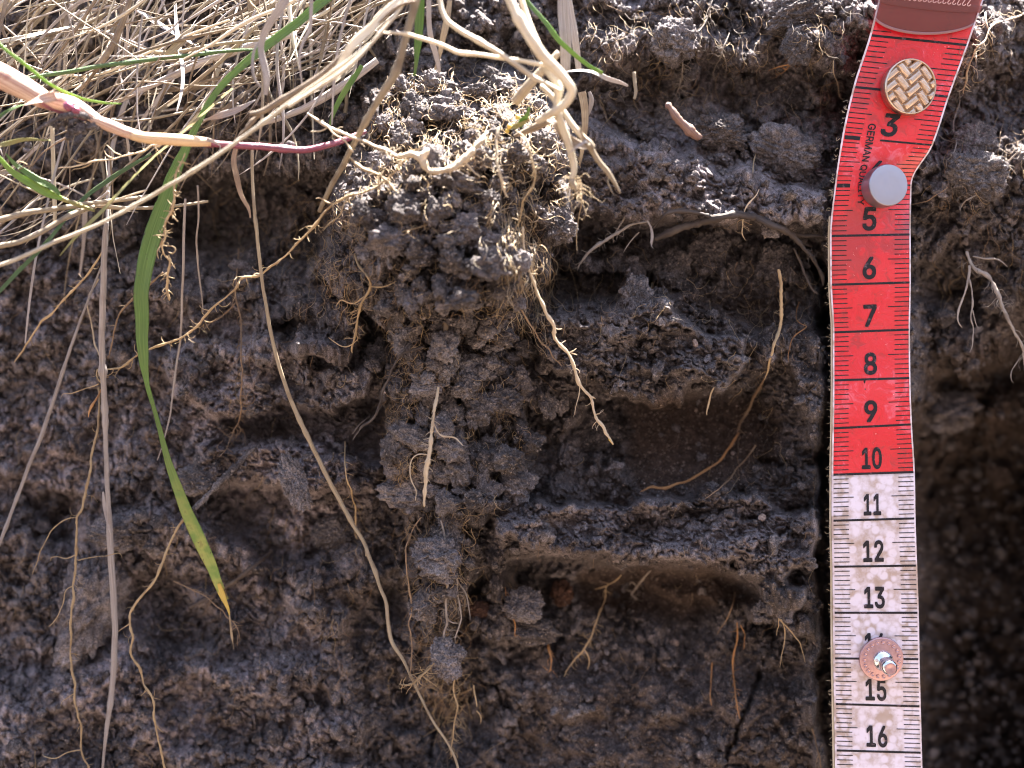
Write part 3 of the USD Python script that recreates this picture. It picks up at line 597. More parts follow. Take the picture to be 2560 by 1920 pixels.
tape_red = mk(stage, lk('tape_red'), {
    'g': ('geometry', {}), 'n': ('noise_texture', {'scale': 420.0, 'detail': 5.0, 'roughness': .6, 'distortion': 1.2}), 'n2': ('noise_texture', {'scale': 70.0, 'detail': 2.0}),
    'n4': ('noise_texture', {'scale': 1700.0, 'detail': 3.0}),
    'mu': ('math', {'math_type': 'multiply'}), 'r': ('rgb_ramp', {'ramp': [(.17, (.34, .008, .012)), (.22, (.50, .003, .010)), (.32, (.52, .010, .022)), (.42, (.56, .07, .10))]}),  # pink end of the ramp: sky sheen painted into the red
    'sc': ('rgb_ramp', {'ramp': [(.70, (0, 0, 0)), (.78, (.5, .5, .5))]}), 'm': ('mix_color', {'b': (.85, .45, .42)}),
    'rr': ('rgb_ramp', {'ramp': [(.2, (.34, .34, .34)), (.42, (.16, .16, .16))]}),
    'b': ('bump', {'strength': .55, 'distance': .0004}), 'p': ('principled_bsdf', {'specular_ior_level': .55, 'coat_weight': .55, 'coat_roughness': .08})},
    [('g.position', 'n.vector'), ('g.position', 'n2.vector'), ('g.position', 'n4.vector'), ('n.fac', 'mu.value1'), ('n2.fac', 'mu.value2'), ('mu.value', 'r.fac'), ('n4.fac', 'sc.fac'), ('sc.color', 'm.fac'), ('r.color', 'm.a'),
     ('m.result', 'p.base_color'), ('mu.value', 'rr.fac'), ('rr.color', 'p.roughness'), ('n.fac', 'b.height'), ('b.normal', 'p.normal')], surface='p.BSDF')
tape_white = mk(stage, lk('tape_white'), {
    'g': ('geometry', {}), 'v': ('voronoi_texture', {'scale': 560.0, 'randomness': .75}), 'n': ('noise_texture', {'scale': 230.0, 'detail': 4.0, 'roughness': .65}),
    'e': ('rgb_ramp', {'ramp': [(.0, (.05, .05, .05)), (.40, (.10, .10, .10)), (.56, (.75, .75, .75)), (1, (.9, .9, .9))]}), 'nr': ('rgb_ramp', {'ramp': [(.36, (0, 0, 0)), (.58, (1, 1, 1))]}),
    'n3': ('noise_texture', {'scale': 900.0, 'detail': 3.0}), 'dr': ('rgb_ramp', {'ramp': [(.62, (0, 0, 0)), (.74, (.5, .5, .5))]}),
    'mu': ('mix_color', {'blend_type': 'multiply', 'fac': 1.0}), 'm': ('mix_color', {'a': (.56, .485, .525), 'b': (.28, .19, .125)}), 'm2': ('mix_color', {'b': (.32, .23, .18)}),
    'b': ('bump', {'strength': .25, 'distance': .0002}), 'p': ('principled_bsdf', {'roughness': .34, 'specular_ior_level': .5})},
    [('g.position', 'v.vector'), ('g.position', 'n.vector'), ('g.position', 'n3.vector'), ('v.distance', 'e.fac'), ('n.fac', 'nr.fac'), ('e.color', 'mu.a'), ('nr.color', 'mu.b'), ('mu.result', 'm.fac'), ('m.result', 'm2.a'),
     ('n3.fac', 'dr.fac'), ('dr.color', 'm2.fac'), ('m2.result', 'p.base_color'), ('v.distance', 'b.height'), ('b.normal', 'p.normal')], surface='p.BSDF')
print_black = mk(stage, lk('print_black'), {'g': ('geometry', {}), 'n': ('noise_texture', {'scale': 1500.0, 'detail': 4.0}), 'r': ('rgb_ramp', {'ramp': [(.60, (.010, .008, .010)), (.72, (.10, .06, .07))]}),
                 'p': ('principled_bsdf', {'roughness': .5, 'specular_ior_level': .25})}, [('g.position', 'n.vector'), ('n.fac', 'r.fac'), ('r.color', 'p.base_color')], surface='p.BSDF')
cloth = plant('tape_edge_cloth', (.36, .29, .19), (.58, .49, .36), (.30, .24, .16), 0, .8, 30, .3)

def glyphs(text, s0, s1, t0, t1, sideways=False, slant=0.0):
    """printed lettering filling the given stretch of tape"""
    m = meshkit.text_mesh(text, 1.0, .02, bold=True); tv = np.array(m.vertices); tf = np.array(m.faces)
    up = tf[np.all(tv[tf][:, :, 2] > .01, axis=1)]
    shp = shapely.union_all([shapely.Polygon(tv[f][:, :2]).buffer(1e-5) for f in up]).buffer(.016).simplify(.004)     # a heavier cut of the letters
    m = trimesh.util.concatenate([trimesh.creation.extrude_polygon(g, .02, engine='earcut') for g in getattr(shp, 'geoms', [shp])])
    v = np.array(m.vertices); lo, hi = v.min(0), v.max(0)
    q = (v - lo) / (hi - lo)
    x, y = q[:, 0], q[:, 1]
    if slant: x = x + slant * (y - .5)
    if sideways: s, t = s0 + x * (s1 - s0), t0 + y * (t1 - t0)
    else: s, t = s1 - y * (s1 - s0), t0 + x * (t1 - t0)
    return M(tape(s, t, .03 + .06 * q[:, 2]), m.faces if sideways else m.faces)

tp = Thing('tape_measure', 'red and white centimetre tape hanging down the right of the bank', 'tape measure', tape(17.9, .5))
tp.part('red_band', strip(-.2, 10, .0, 1, 0, .35, 120, 16), tape_red)
tp.part('white_band', strip(10.0, 18, .0, 1, 0, .35, 90, 16), tape_white)
tp.part('edge_cloth', strip(4.6, 18, -.028, .0, -.12, .3, 120, 3), cloth, label='frayed tan cloth edge')
tp.part('edge_border', strip(-.2, 10, .0, .020, .03, .04, 120, 3), tape_white, label='pale left border'); tp.part('edge_border', strip(-.2, 10, .982, 1.0, .03, .04, 120, 3), tape_white, label='pale right border')
for k in range(1, 18):
    w = .020
    if k in (3, 4):
        tp.part('centimetre_line', join([strip(k - w * 2, k + w * 2, .03, .20, .05, .03, 3, 8), strip(k - w, k + w, .42, .985, .05, .03, 3, 14)]), print_black, smooth=False)
    else:
        tp.part('centimetre_line', strip(k - w * 1.15, k + w * 1.15, .022, .985, .05, .03, 3, 24), print_black, smooth=False)
ticks = []
for k in range(0, 18):
    for mm in range(1, 10):
        s = k + mm / 10
        if s < .86: continue
        L, r = (.265, .285) if mm == 5 else (.205, .20)
        ticks += [strip(s - .0088, s + .0088, .024, L, .05, .03, 2, 4), strip(s - .0088, s + .0088, 1 - r, .982, .05, .03, 2, 4)]
tp.part('millimetre_ticks', join(ticks), print_black, smooth=False, kind='stuff')
for k in (3, 4, 5, 6, 7, 8, 9, 10, 11, 12, 13, 14, 15, 16, 17):
    half = .085 if k < 10 else (.105 if k == 11 else .122)
    if k in (3, 5): half = .088
    tp.part('numeral', glyphs(str(k), k - .56, k - .09, .487 - half, .487 + half, slant=.0), print_black, smooth=False, label=f'printed number {k}')
m1 = meshkit.text_mesh('GERMAN QUALITY', 1.0, .02, bold=True); v = np.array(m1.vertices); v = (v - v.min(0)) / (v.max(0) - v.min(0))
ss = 2.68 + v[:, 0] * 1.72
tp.part('lettering', M(tape(ss, np.interp(ss, [2.68, 4.4], [.245, .315]) + v[:, 1] * .092, .03 + .06 * v[:, 2]), m1.faces), print_black, smooth=False, label='small black line GERMAN QUALITY')

# clear brown plastic sleeve over the end of the tape, rounded lower edge, illegible raised script
sleeve_m = mk(stage, lk('sleeve'), {'p': ('principled_bsdf', {'base_color': (.25, .09, .07), 'roughness': .2}), 't': ('transparent_bsdf', {'color': (.66, .50, .48)}), 'x': ('mix_closure', {'fac': .28})},
              [('t.BSDF', 'x.closure1'), ('p.BSDF', 'x.closure2')], surface='x.closure')
sleeve_rim = mk(stage, lk('sleeve_rim'), {'p': ('principled_bsdf', {'base_color': (.20, .085, .075), 'roughness': .25})}, surface='p.BSDF')
sleeve_ink = mk(stage, lk('sleeve_raised'), {'p': ('principled_bsdf', {'base_color': (.50, .30, .26), 'roughness': .35})}, surface='p.BSDF')
def sl(t, o=0.0):    # lower edge of the sleeve, along the tape
    return .64 + .30 * (1 - (2 * t - 1) ** 2) ** .6 - .10 * t + o
def sheet(lo, hi, t0, t1, out, thick, ns=16, nt=40):
    t = np.linspace(t0, t1, nt); k = np.linspace(0, 1, ns)
    T, K = np.meshgrid(t, k, indexing='xy'); S = lo(T) * (1 - K) + hi(T) * K
    A, B = tape(S, T, out).reshape(-1, 3), tape(S, T, out - thick).reshape(-1, 3)
    i = np.arange(ns * nt).reshape(ns, nt); n = ns * nt
    q = np.stack([i[:-1, :-1], i[1:, :-1], i[1:, 1:], i[:-1, 1:]], -1).reshape(-1, 4)
    ring = np.concatenate([i[:, 0], i[-1, 1:], i[-2::-1, -1], i[0, -2:0:-1]]); nx_ = np.roll(ring, -1)
    q = np.vstack([q, q[:, ::-1] + n, np.stack([ring + n, nx_ + n, nx_, ring], 1)])
    return M(np.vstack([A, B]), np.vstack([q[:, [0, 1, 2]], q[:, [0, 2, 3]]]))
sp_ = tp.part('end_sleeve', sheet(lambda t: 0 * t - .19, lambda t: sl(t), .015, 1.01, .9, .6), sleeve_m, label='clear brown plastic sleeve')
tp.part('sleeve_lip', sheet(lambda t: sl(t, -.055), lambda t: sl(t, .0), .015, 1.01, 1.05, .12, 4), sleeve_rim)
tp.part('sleeve_band', sheet(lambda t: .20 + .0 * t, lambda t: .34 + .05 * np.sin(t * 3), .015, 1.01, .96, .05, 4), sleeve_m)
scr = []
for k, t in enumerate(np.linspace(.09, .86, 17)):
    hgt = [.20, .14, .12, .12, .24, .12, .12][k % 7]
    q = spline([(.20, t), (.20 - hgt * .5, t + .012), (.20 - hgt, t + .02)], 8); scr.append(sweep(tape(q[:, 0], q[:, 1], .98), .00009, .00006, 5))
    q = spline([(.20, t), (.235, t + .016), (.20, t + .034)], 7); scr.append(sweep(tape(q[:, 0], q[:, 1], .98), .00008, .00006, 5))
tp.part('raised_script', join(scr), sleeve_ink, label='row of worn raised script, not readable')

# frayed threads along the left edge
fz = []
fr = np.random.default_rng(31)
for k in range(150):
    s = fr.uniform(1.5, 17.2); a = tape(s, -.02, -.2); L = fr.uniform(.0002, .0011)
    b = a + np.array([-L * fr.uniform(.4, 1), fr.uniform(-.0004, .0004), fr.uniform(-.6, .6) * L]); c = (a + b) / 2 + fr.normal(0, .0003, 3)
    fz.append(sweep(spline([a, c, b], 5), .00004, sides=3))
tp.part('frayed_threads', join(fz), cloth, kind='stuff')

# ------------------------------------------------------------------ three metal press studs pinned through the tape
def metal(name, c, r, bump=0.0, scale=900.0):
    return mk(stage, lk(name), {'g': ('geometry', {}), 'n': ('noise_texture', {'scale': scale, 'detail': 3.0}), 'rr': ('map_range', {'to_min': r * .7, 'to_max': r * 1.4}), 'b': ('bump', {'strength': bump, 'distance': .0002}),
              'p': ('principled_bsdf', {'base_color': c, 'metallic': 1.0})}, [('g.position', 'n.vector'), ('n.fac', 'rr.value'), ('rr.result', 'p.roughness'), ('n.fac', 'b.height'), ('b.normal', 'p.normal')], surface='p.BSDF')
brass, zinc, pink_sheen, steel = metal('old_brass', (.52, .40, .31), .28, .1), metal('zinc', (.33, .32, .355), .45, .25, 500), metal('pink_sheen_metal', (.50, .325, .34), .32, .15), metal('bright_steel', (.66, .66, .69), .16)  # pink metal of the post stud: a red reflection painted into its colour

def frame(axis):
    a = np.asarray(axis, float) / np.linalg.norm(axis); u = np.cross(a, [0, 0, 1.0]); u = -u / np.linalg.norm(u); w = np.cross(a, u) * 1.0
    if w[2] < 0: w = -w
    return u, w, a
def lathe(c, fr_, prof, n=56):
    """prof: (radius, height along the axis) in metres"""
    u, w, a = fr_; th = np.arange(n) * 2 * np.pi / n
    V = np.concatenate([c + r * (np.cos(th)[:, None] * u + np.sin(th)[:, None] * w) + h * a for r, h in prof])
    i, j = np.meshgrid(np.arange(len(prof) - 1), np.arange(n), indexing='ij')
    q = np.stack([i * n + j, i * n + (j + 1) % n, (i + 1) * n + (j + 1) % n, (i + 1) * n + j], -1).reshape(-1, 4)
    return M(V, np.vstack([q[:, [0, 1, 2]], q[:, [0, 2, 3]]]))

# woven button
C1 = P(2272, 218, 15.6); F1 = frame((.16, -1, -.10)); R1 = 70 / SC * (D - .0156) / D
wv = Thing('press_stud', 'round brass press stud with woven pattern near the top of the tape', 'press stud', C1)
wv.part('rim', lathe(C1, F1, [(R1 * .6, -.0020), (R1 * .93, -.0016), (R1, -.0002), (R1 * .99, .0006), (R1 * .955, .0010), (R1 * .92, .0009), (R1 * .9, .0004)]), brass)
n = 150
a, b = np.meshgrid(np.linspace(-1, 1, n), np.linspace(-1, 1, n))
rr = np.hypot(a, b); rr_ = np.maximum(rr, 1e-9); sq = np.maximum(np.abs(a), np.abs(b)) / rr_ * rr_
disk = np.where(rr > 0, np.maximum(np.abs(a), np.abs(b)) / rr_, 1)
ax_, bx_ = a * disk, b * disk                                      # square to disc
w_ = .33; rot = math.radians(40)
X_, Y_ = (ax_ * math.cos(rot) + bx_ * math.sin(rot)) / w_, (-ax_ * math.sin(rot) + bx_ * math.cos(rot)) / w_
ci, cj = np.floor(X_), np.floor(Y_)
k4 = np.mod(ci - cj, 4); horiz = k4 < 2
along = np.where(horiz, (k4 + (X_ - ci)) / 2, (np.mod(cj - ci - 1, 4) % 2 + (Y_ - cj)) / 2)
across = np.where(horiz, Y_ - cj, X_ - ci)
prof = np.clip(1 - np.abs(2 * across - 1) ** 3, 0, 1) * np.clip(1 - np.abs(2 * along - 1) ** 7, 0, 1)
cord = .10 * np.sin((along * 2 * 6 + across * 1.6) * 2 * np.pi) * np.clip(prof * 1.5, 0, 1)
hh = .00012 + .00075 * prof + .0005 * cord + .0005 * (1 - np.hypot(ax_, bx_) ** 2)
u1, w1, a1 = F1
V = C1 + R1 * .945 * (ax_[..., None] * u1 + bx_[..., None] * w1) + hh[..., None] * a1
i = np.arange(n * n).reshape(n, n); q = np.stack([i[:-1, :-1], i[:-1, 1:], i[1:, 1:], i[1:, :-1]], -1).reshape(-1, 4)
wv.part('woven_face', M(V.reshape(-1, 3), np.vstack([q[:, [0, 1, 2]], q[:, [0, 2, 3]]])), brass)
# flat grey disc
C2 = P(2211, 466, 13.6); F2 = frame((.17, -1, -.02)); R2 = 52 / SC * (D - .014) / D
gd = Thing('press_stud', 'plain flat grey metal press stud over the number 4 of the tape', 'press stud', C2)
gd.part('disc', lathe(C2, F2, [(R2 * .97, -.0018), (R2, -.0012), (R2, .0012), (R2 * .985, .00155), (R2 * .95, .0017), (R2 * .5, .00172), (1e-5, .00172)]), zinc)
# stud with post
C3 = tape(14.0, .555, .55); F3 = frame((.02, -1, -.06)); R3 = 55.5 / SC * (D - .0115) / D
st = Thing('press_stud', 'metal press stud with painted pink reflection, dimples and a shiny post over the number 14', 'press stud', C3)
st.part('flange', lathe(C3, F3, [(R3 * .94, -.0005), (R3, -.0001), (R3 * .99, .00025), (R3 * .95, .0004), (R3 * .5, .0005), (R3 * .44, .0007), (1e-5, .0007)]), pink_sheen)
u3, w3, a3 = F3
for k in range(19):
    th = k * 2 * math.pi / 19 + .2; o = C3 + R3 * .79 * (math.cos(th) * u3 + math.sin(th) * w3) + .00044 * a3
    st.part('dimple', lathe(o, F3, [(.00040, -.0001), (.00036, .00016), (.00027, .00017), (.00016, .00004), (1e-6, .00002)], 14), pink_sheen)
pr = R3
pp = st.part('post', lathe(C3, (u3, w3, a3 + .10 * u3 - .17 * w3), [(.46 * pr, .0005), (.46 * pr, .0010), (.40 * pr, .0014), (.31 * pr, .0017), (.28 * pr, .0021), (.30 * pr, .0026), (.345 * pr, .0030), (.35 * pr, .0034), (.32 * pr, .0038), (.26 * pr, .0040)]), steel)
st.part('post_cap', lathe(C3 + .00401 * (a3 + .10 * u3 - .17 * w3), (u3, w3, a3 + .1 * u3 - .17 * w3), [(.262 * pr, -.0001), (.25 * pr, .0), (.12 * pr, -.00012), (1e-6, -.00016)], 40), pink_sheen)

# ------------------------------------------------------------------ roots, stems, leaves
UN = {'V': 2560 / 2212, 'S': 1.0}
def resolve(where, pts, depth, n, wobble=0.0, seed=0):
    """centre line in the world; depth: one number, a list along the line, or ('on', lift) to lie on the face"""
    q = spline(px(where, pts), n)
    if wobble: q = q + wob(n, wobble, seed, 1.6) * np.linspace(.3, 1, n)[:, None]
    if isinstance(depth, tuple):
        dm = at(soft, q[:, 0], q[:, 1]); dm = ndimage.gaussian_filter1d(np.maximum(dm, ndimage.gaussian_filter1d(dm, n / 14)), max(n / 40, 1)) + depth[1]
    else:
        dm = stretch(depth, n)
        if wobble >= 2: dm = ndimage.gaussian_filter1d(np.maximum(dm, at(soft, q[:, 0], q[:, 1]) + .7), 1.5)     # a root never sinks out of sight
    return P(q[:, 0], q[:, 1], dm), q, dm

def half(where, w, dm):
    s = UN.get(where, 1 / 2.44)
    return np.asarray(w, float) * s / 2 * (D - dm / 1000) / D / SC

def length(where, pts): return float(np.linalg.norm(np.diff(px(where, pts), axis=0), axis=1).sum())

def strand(where, pts, w, depth, form='root', seed=0, n=None, twist=0.0):
    """one root, stem or blade as a mesh"""
    L = length(where, pts); n = n or int(np.clip(L / (6 if form == 'root' else 9), 10, 200))
    C, q, dm = resolve(where, pts, depth, n, {'root': 2.0, 'stem': .6, 'blade': .5}[form] if L > 40 else .4, seed)
    rw = half(where, stretch(w, n), dm) * {'root': .74, 'stem': .88, 'blade': 1.0}[form]
    r = np.random.default_rng(seed + 900)
    if form == 'root':
        rw = rw * (1 + .20 * ndimage.gaussian_filter1d(r.normal(size=n), 1.2) + .16 * r.normal(size=n).clip(-1.5, 1.5)); rw[-1] *= .5
        return sweep(C, rw, rw * .95, 8)
    if form == 'stem':
        rw = rw * (1 + .05 * ndimage.gaussian_filter1d(r.normal(size=n), 2))
        for k in range(int(L / 260)):
            rw *= 1 + .30 * np.exp(-((np.arange(n) - r.uniform(.1, .9) * n) / 1.3) ** 2)
        return sweep(C, rw, rw * .85, 10)
    tw = twist + ndimage.gaussian_filter1d(r.normal(size=n), n / 6) * 1.2
    return sweep(C, rw, rw * .07 + .00004, 10, fold=-.28, twist=tw - tw[0] * .5)

def wander(x, y, ang, L, r0, seed, dz=None, lift_=.4, curl=.35, pull=.15, sides=3, seg=9.0):
    """a fine rootlet: starts at a photo pixel, wanders, bends downwards; lies near the face unless a depth is given"""
    r = np.random.default_rng(seed); n = max(4, int(L / seg)); p = [(x, y)]; a = ang; k = 0
    for i in range(n):
        k = .6 * k + r.normal(0, curl); a += k
        a += pull * math.sin(math.pi / 2 - a)
        p.append((p[-1][0] + seg * math.cos(a), p[-1][1] + seg * math.sin(a)))
    q = np.array(p); n = len(q)
    if dz is None:
        dm = at(soft, q[:, 0], q[:, 1]); dm = ndimage.gaussian_filter1d(dm, 1.5) + lift_ * (1 + .6 * np.sin(np.arange(n) * r.uniform(.3, .9) + r.uniform(0, 6)))
    else: dm = dz + np.cumsum(r.normal(0, .25, n))
    return sweep(P(q[:, 0], q[:, 1], dm), np.linspace(r0, r0 * .45, n) * (D - dm / 1000) / D / SC, sides=sides, cap=False)

def rootlets(where, pts, depth, count, L, r0, seed, n=120, lo=.05, hi=.97):
    """short side roots along a line"""
    C, q, dm = resolve(where, pts, depth, n); r = np.random.default_rng(seed); out = []
    for k in range(count):
        i = int(r.uniform(lo, hi) * (n - 1)); t = q[min(i + 1, n - 1)] - q[i - 1 if i else 0]; a = math.atan2(t[1], t[0]) + r.choice([-1, 1]) * r.uniform(.6, 1.5)
        l = L * r.uniform(.35, 1.3)
        out.append(wander(q[i][0], q[i][1], a, l, r0 * r.uniform(.7, 1.2), seed * 31 + k, dz=dm[i], curl=.28, pull=.10, sides=4, seg=5.0))
        if l > 25 and r.uniform() < .5: out.append(wander(q[i][0] + math.cos(a) * l * .4, q[i][1] + math.sin(a) * l * .4, a + r.choice([-.9, .9]), l * .5, r0 * .6, seed * 37 + k, dz=dm[i], sides=3, seg=5.0))
    return join(out)

def root(label, where, pts, w, depth, mat, side=None, branches=(), seed=0, group=None, name='root', cat='root', form='root', tipmat=None):
    """one root: main part, its own drawn branches, and small side rootlets"""
    if not side and not branches and not tipmat:
        return solo(name, strand(where, pts, w, depth, form, seed), mat, label, cat, group)
    C, _, dm = resolve(where, pts, depth, 20)
    t = Thing(name, label, cat, C[0], group)
    t.part('main_root', strand(where, pts, w, depth, form, seed), mat)
    for k, (bp, bw, bd) in enumerate(branches):
        t.part('branch', strand(where, bp, bw, bd if bd is not None else depth, 'root', seed + 3 + k), mat)
    if side:
        t.part('side_rootlets', rootlets(where, pts, depth, int(side[0] * 1.7), side[1], side[2], seed + 50), mat, kind='stuff')
    if tipmat:
        q = px(where, pts)[-2:]; q = [q[1] + (q[0] - q[1]) * .4, q[1] + (q[1] - q[0]) * .05]
        dd = stretch(depth, 5)[-1] if not isinstance(depth, tuple) else float(at(soft, *q[1])) + depth[1]
        t.part('root_tip', strand('S', q, np.array([1.12, .9, .3]) * (np.ravel(w)[-1] * UN.get(where, 1 / 2.44)), dd + .05, 'root', seed), tipmat)
    return t

def blade(label, where, pts, w, depth, mat, seed=0, form='blade', name='grass_leaf', cat='grass leaf', group=None, twist=0.0):
    return solo(name, strand(where, pts, w, depth, form, seed, twist=twist), mat, label, cat, group)

# --- the red rhizome at the left
rz = Thing('rhizome', 'thick reddish runner with torn pale sheaths coming in from the left edge', 'runner', P(-10, 190, 33))
main = [(-60, 440), (60, 490), (180, 560), (330, 650), (450, 690), (560, 725), (650, 765), (760, 805), (880, 838), (1050, 855), (1200, 868), (1330, 880), (1450, 888), (1600, 895), (1720, 905), (1850, 912), (2000, 885), (2120, 845), (2230, 800)]
dm_ = [34, 34, 33, 32, 31, 30, 29, 28, 26, 23]
rz.part('stem', strand('A', main, [70, 74, 76, 70, 60, 54, 50, 50, 48, 46, 46, 46, 50, 48, 48, 46, 42, 36], dm_, 'stem', 3), stem_purple)
rz.part('sheath', strand('A', [(-60, 436), (40, 480), (150, 540), (260, 605), (360, 650)], [182, 176, 156, 132, 70], [34.2, 34, 33.4, 32.7], 'stem', 4), sheath_pale)
rz.part('sheath', strand('A', [(250, 590), (350, 618), (450, 648), (540, 695), (620, 748)], [60, 116, 118, 92, 66], [34.2, 33.8, 33.2, 32.9], 'stem', 5), sheath_pale)
rz.part('sheath', strand('A', [(560, 722), (680, 770), (790, 812), (880, 838)], [62, 84, 80, 62], [33.2, 32.5, 31.8], 'stem', 6), sheath_pale)
rz.part('sheath', strand('A', [(800, 822), (900, 842), (1050, 852), (1180, 862), (1290, 868)], [66, 80, 82, 82, 56], [32.2, 31.5, 30.3], 'stem', 7), sheath_tan)
rz.part('sheath_flap', strand('A', [(340, 585), (280, 600), (220, 618), (145, 642)], [60, 66, 44, 4], [36.6, 37.4, 38], 'blade', 8), sheath_pale)
rz.part('sheath_flap', strand('A', [(1260, 850), (1320, 870), (1345, 890), (1338, 915)], [24, 18, 12, 4], [31.2, 31.0, 30.9], 'blade', 9), straw_grey)
for x, y, r in ((418, 648, 26), (462, 670, 22)):
    q = px('A', [(x, y)])[0]; rz.part('bud', clod(P(q[0], q[1], 37.6), np.array([1.2, 1, .9]) * r / 2.44 / SC * .85, x, 3, .25, tilt=-35), stem_purple)
rt = [(600, 742), (540, 715), (460, 702), (380, 712), (320, 738), (260, 775), (215, 820), (190, 850)]
rz.part('soil_coated_rootlet', join([strand('A', rt, [44, 56, 58, 56, 48, 38, 28, 10], [33, 34.4, 34.4, 34], 'root', 10)] + [clod_at('A', x, y, r, r * .8, 860 + k, 3, depth=33.0) for k, (x, y, r) in enumerate([(560, 765, 34), (500, 785, 44), (450, 800, 36), (420, 830, 26), (390, 755, 22), (600, 775, 22), (172, 885, 20), (160, 915, 16), (340, 765, 22)])]), soil_dry)
rz.part('rootlet', strand('A', [(430, 820), (390, 850), (330, 880), (250, 950), (200, 1000), (150, 1020), (80, 1040)], [16, 14, 12, 11, 9, 8], [29, 29, 30], 'root', 12), root_brown)
rz.part('rootlet', strand('A', [(165, 1005), (140, 990), (100, 985)], [10, 9, 6], 30, 'root', 13), root_gold)
side_l = [(990, 872), (965, 890), (925, 885), (885, 918), (850, 930), (790, 945), (740, 950), (690, 968), (640, 970), (560, 990), (500, 1005), (440, 1020), (365, 1032)]
rz.part('rootlet', strand('A', side_l, [34, 22, 16, 16, 15, 14, 13, 14, 13, 13, 11, 12, 12], [29, 28.5, 28], 'root', 14), root_cream)
for k, b in enumerate([[(740, 948), (700, 925), (665, 895), (645, 880)], [(690, 965), (650, 945), (640, 918)], [(520, 998), (480, 990), (450, 975), (432, 966)], [(885, 918), (870, 905)], [(560, 992), (520, 1020), (440, 1035), (430, 1045)], [(800, 944), (780, 930)], [(600, 985), (575, 968)]]):
    rz.part('branch', strand('A', b, [11, 9, 7], 28.3, 'root', 15 + k), root_gold)
rz.part('rootlet', strand('A', [(950, 905), (955, 950), (975, 1000), (988, 1005), (985, 960), (960, 905)], 5, 28.5, 'root', 25), root_gold)
rz.part('node', clod_at('A', 1770, 895, 34, 30, 861, 4, depth=27), soil_grey)

# --- long straws and stalks
blade('long pale straw crossing the grass from the top centre down to the left edge', 'A', [(2260, 270), (2040, 435), (1800, 604), (1440, 868), (1200, 1030), (1000, 1150), (750, 1290), (600, 1370), (400, 1450), (250, 1512), (130, 1568), (-30, 1628)],
      [34, 31, 29, 29, 27, 28, 29, 26, 24, 29, 29, 27], [44, 43, 42, 40, 38, 36], straw_cream, 31, 'stem', 'straw', 'straw')
blade('pale straw running up from the long crossing straw to the top edge', 'B', [(50, 650), (200, 552), (420, 402), (560, 262), (690, 110), (800, -40)], [26, 24, 30, 22, 26, 22], [44.5, 45, 44, 42], straw_cream, 32, 'stem', 'straw', 'straw')
cu = Thing('dry_culm', 'dark brown dry culm with a peeling cream sheath above the long straw', 'dry culm', P(880, 120, 40))
cu.part('stem', strand('A', [(2230, 200), (2100, 330), (1990, 432), (1850, 530), (1700, 622), (1600, 678), (1525, 697)], [44, 44, 40, 44, 46, 46, 30], [39, 39, 38, 37], 'stem', 33), straw_brown)
cu.part('sheath', strand('B', [(760, -30), (640, 90), (560, 170), (450, 275), (380, 370), (320, 450)], [36, 60, 56, 62, 50, 8], [42, 42, 41.5, 41], 'blade', 34), straw_cream)
cu.part('side_stem', strand('A', [(1590, 690), (1540, 740), (1480, 815), (1430, 880)], [40, 38, 30, 20], 36, 'root', 35), straw_brown)
cu.part('shoot', strand('B', [(830, 10), (760, 20), (690, 60), (600, 150)], [20, 24, 26, 18], [43, 43, 42], 'stem', 36), straw_brown)
blade('wrinkled brown dry leaf hanging below the red runner', 'A', [(1440, 900), (1425, 980), (1440, 1070), (1470, 1180), (1520, 1280), (1530, 1330)], [30, 36, 40, 30, 24, 10], 20, root_brown, 37, 'blade', 'dry_leaf', 'dry leaf', twist=1.0)
blade('long grey brown culm leaning across the left shoulder of the root clump', 'B', [(835, -40), (790, 150), (750, 290), (700, 450), (640, 545), (560, 680), (480, 820), (400, 980), (320, 1120), (240, 1290)], [70, 56, 54, 56, 54, 44, 42, 40, 36, 30], [41, 40, 38, 34, 27, 22], straw_tan, 38, 'stem', 'dry_culm', 'dry culm')
blade('long pale stalk hanging down the left side to the bottom edge', 'A', [(650, 1355), (640, 1450), (635, 1600), (630, 1760), (625, 1910), (622, 2100), (625, 2220), (630, 2320), (640, 2520), (645, 2720), (660, 3050), (672, 3290), (690, 3620), (700, 3860), (690, 4130), (672, 4300), (645, 4500), (625, 4680), (610, 4760)],
      [34, 42, 46, 46, 44, 40, 42, 34, 34, 36, 46, 48, 46, 42, 44, 40, 34, 20, 16], [19, 14, 9, 7, 5, 4, 4], straw_grey, 39, 'stem', 'straw', 'straw')
blade('thin split of dry sheath beside the middle of the long pale stalk', 'A', [(632, 3000), (640, 3100), (655, 3180), (672, 3260)], [16, 22, 18, 6], 7, straw_grey, 40, 'blade', 'dry_leaf', 'dry leaf')
blade('slender straw sweeping from the red runner down to the bottom centre', 'A', [(1540, 880), (1538, 1000), (1545, 1200), (1570, 1450), (1580, 1560), (1600, 1720), (1640, 1960), (1680, 2150), (1720, 2290), (1800, 2500), (1900, 2716), (2000, 2920), (2140, 3172), (2240, 3360), (2240, 3390)],
      [20, 21, 22, 24, 24, 24, 27, 28, 29, 31, 31, 31, 31, 28, 26], [26, 25, 22, 19, 16, 13, 10, 8], straw_tan, 41, 'stem', 'straw', 'straw')
blade('lower jointed half of the slender straw, bent and thinning to the bottom edge', 'H', [(525, 310), (545, 375), (580, 460), (610, 560), (645, 645), (658, 760), (680, 880), (740, 980), (800, 1100), (860, 1230), (950, 1400), (1040, 1540), (1095, 1690)], [26, 30, 23, 25, 28, 28, 21, 17, 18, 18, 18, 18, 17], [9, 9, 9, 8.5, 9, 8], straw_tan, 42, 'stem', 'straw', 'straw')
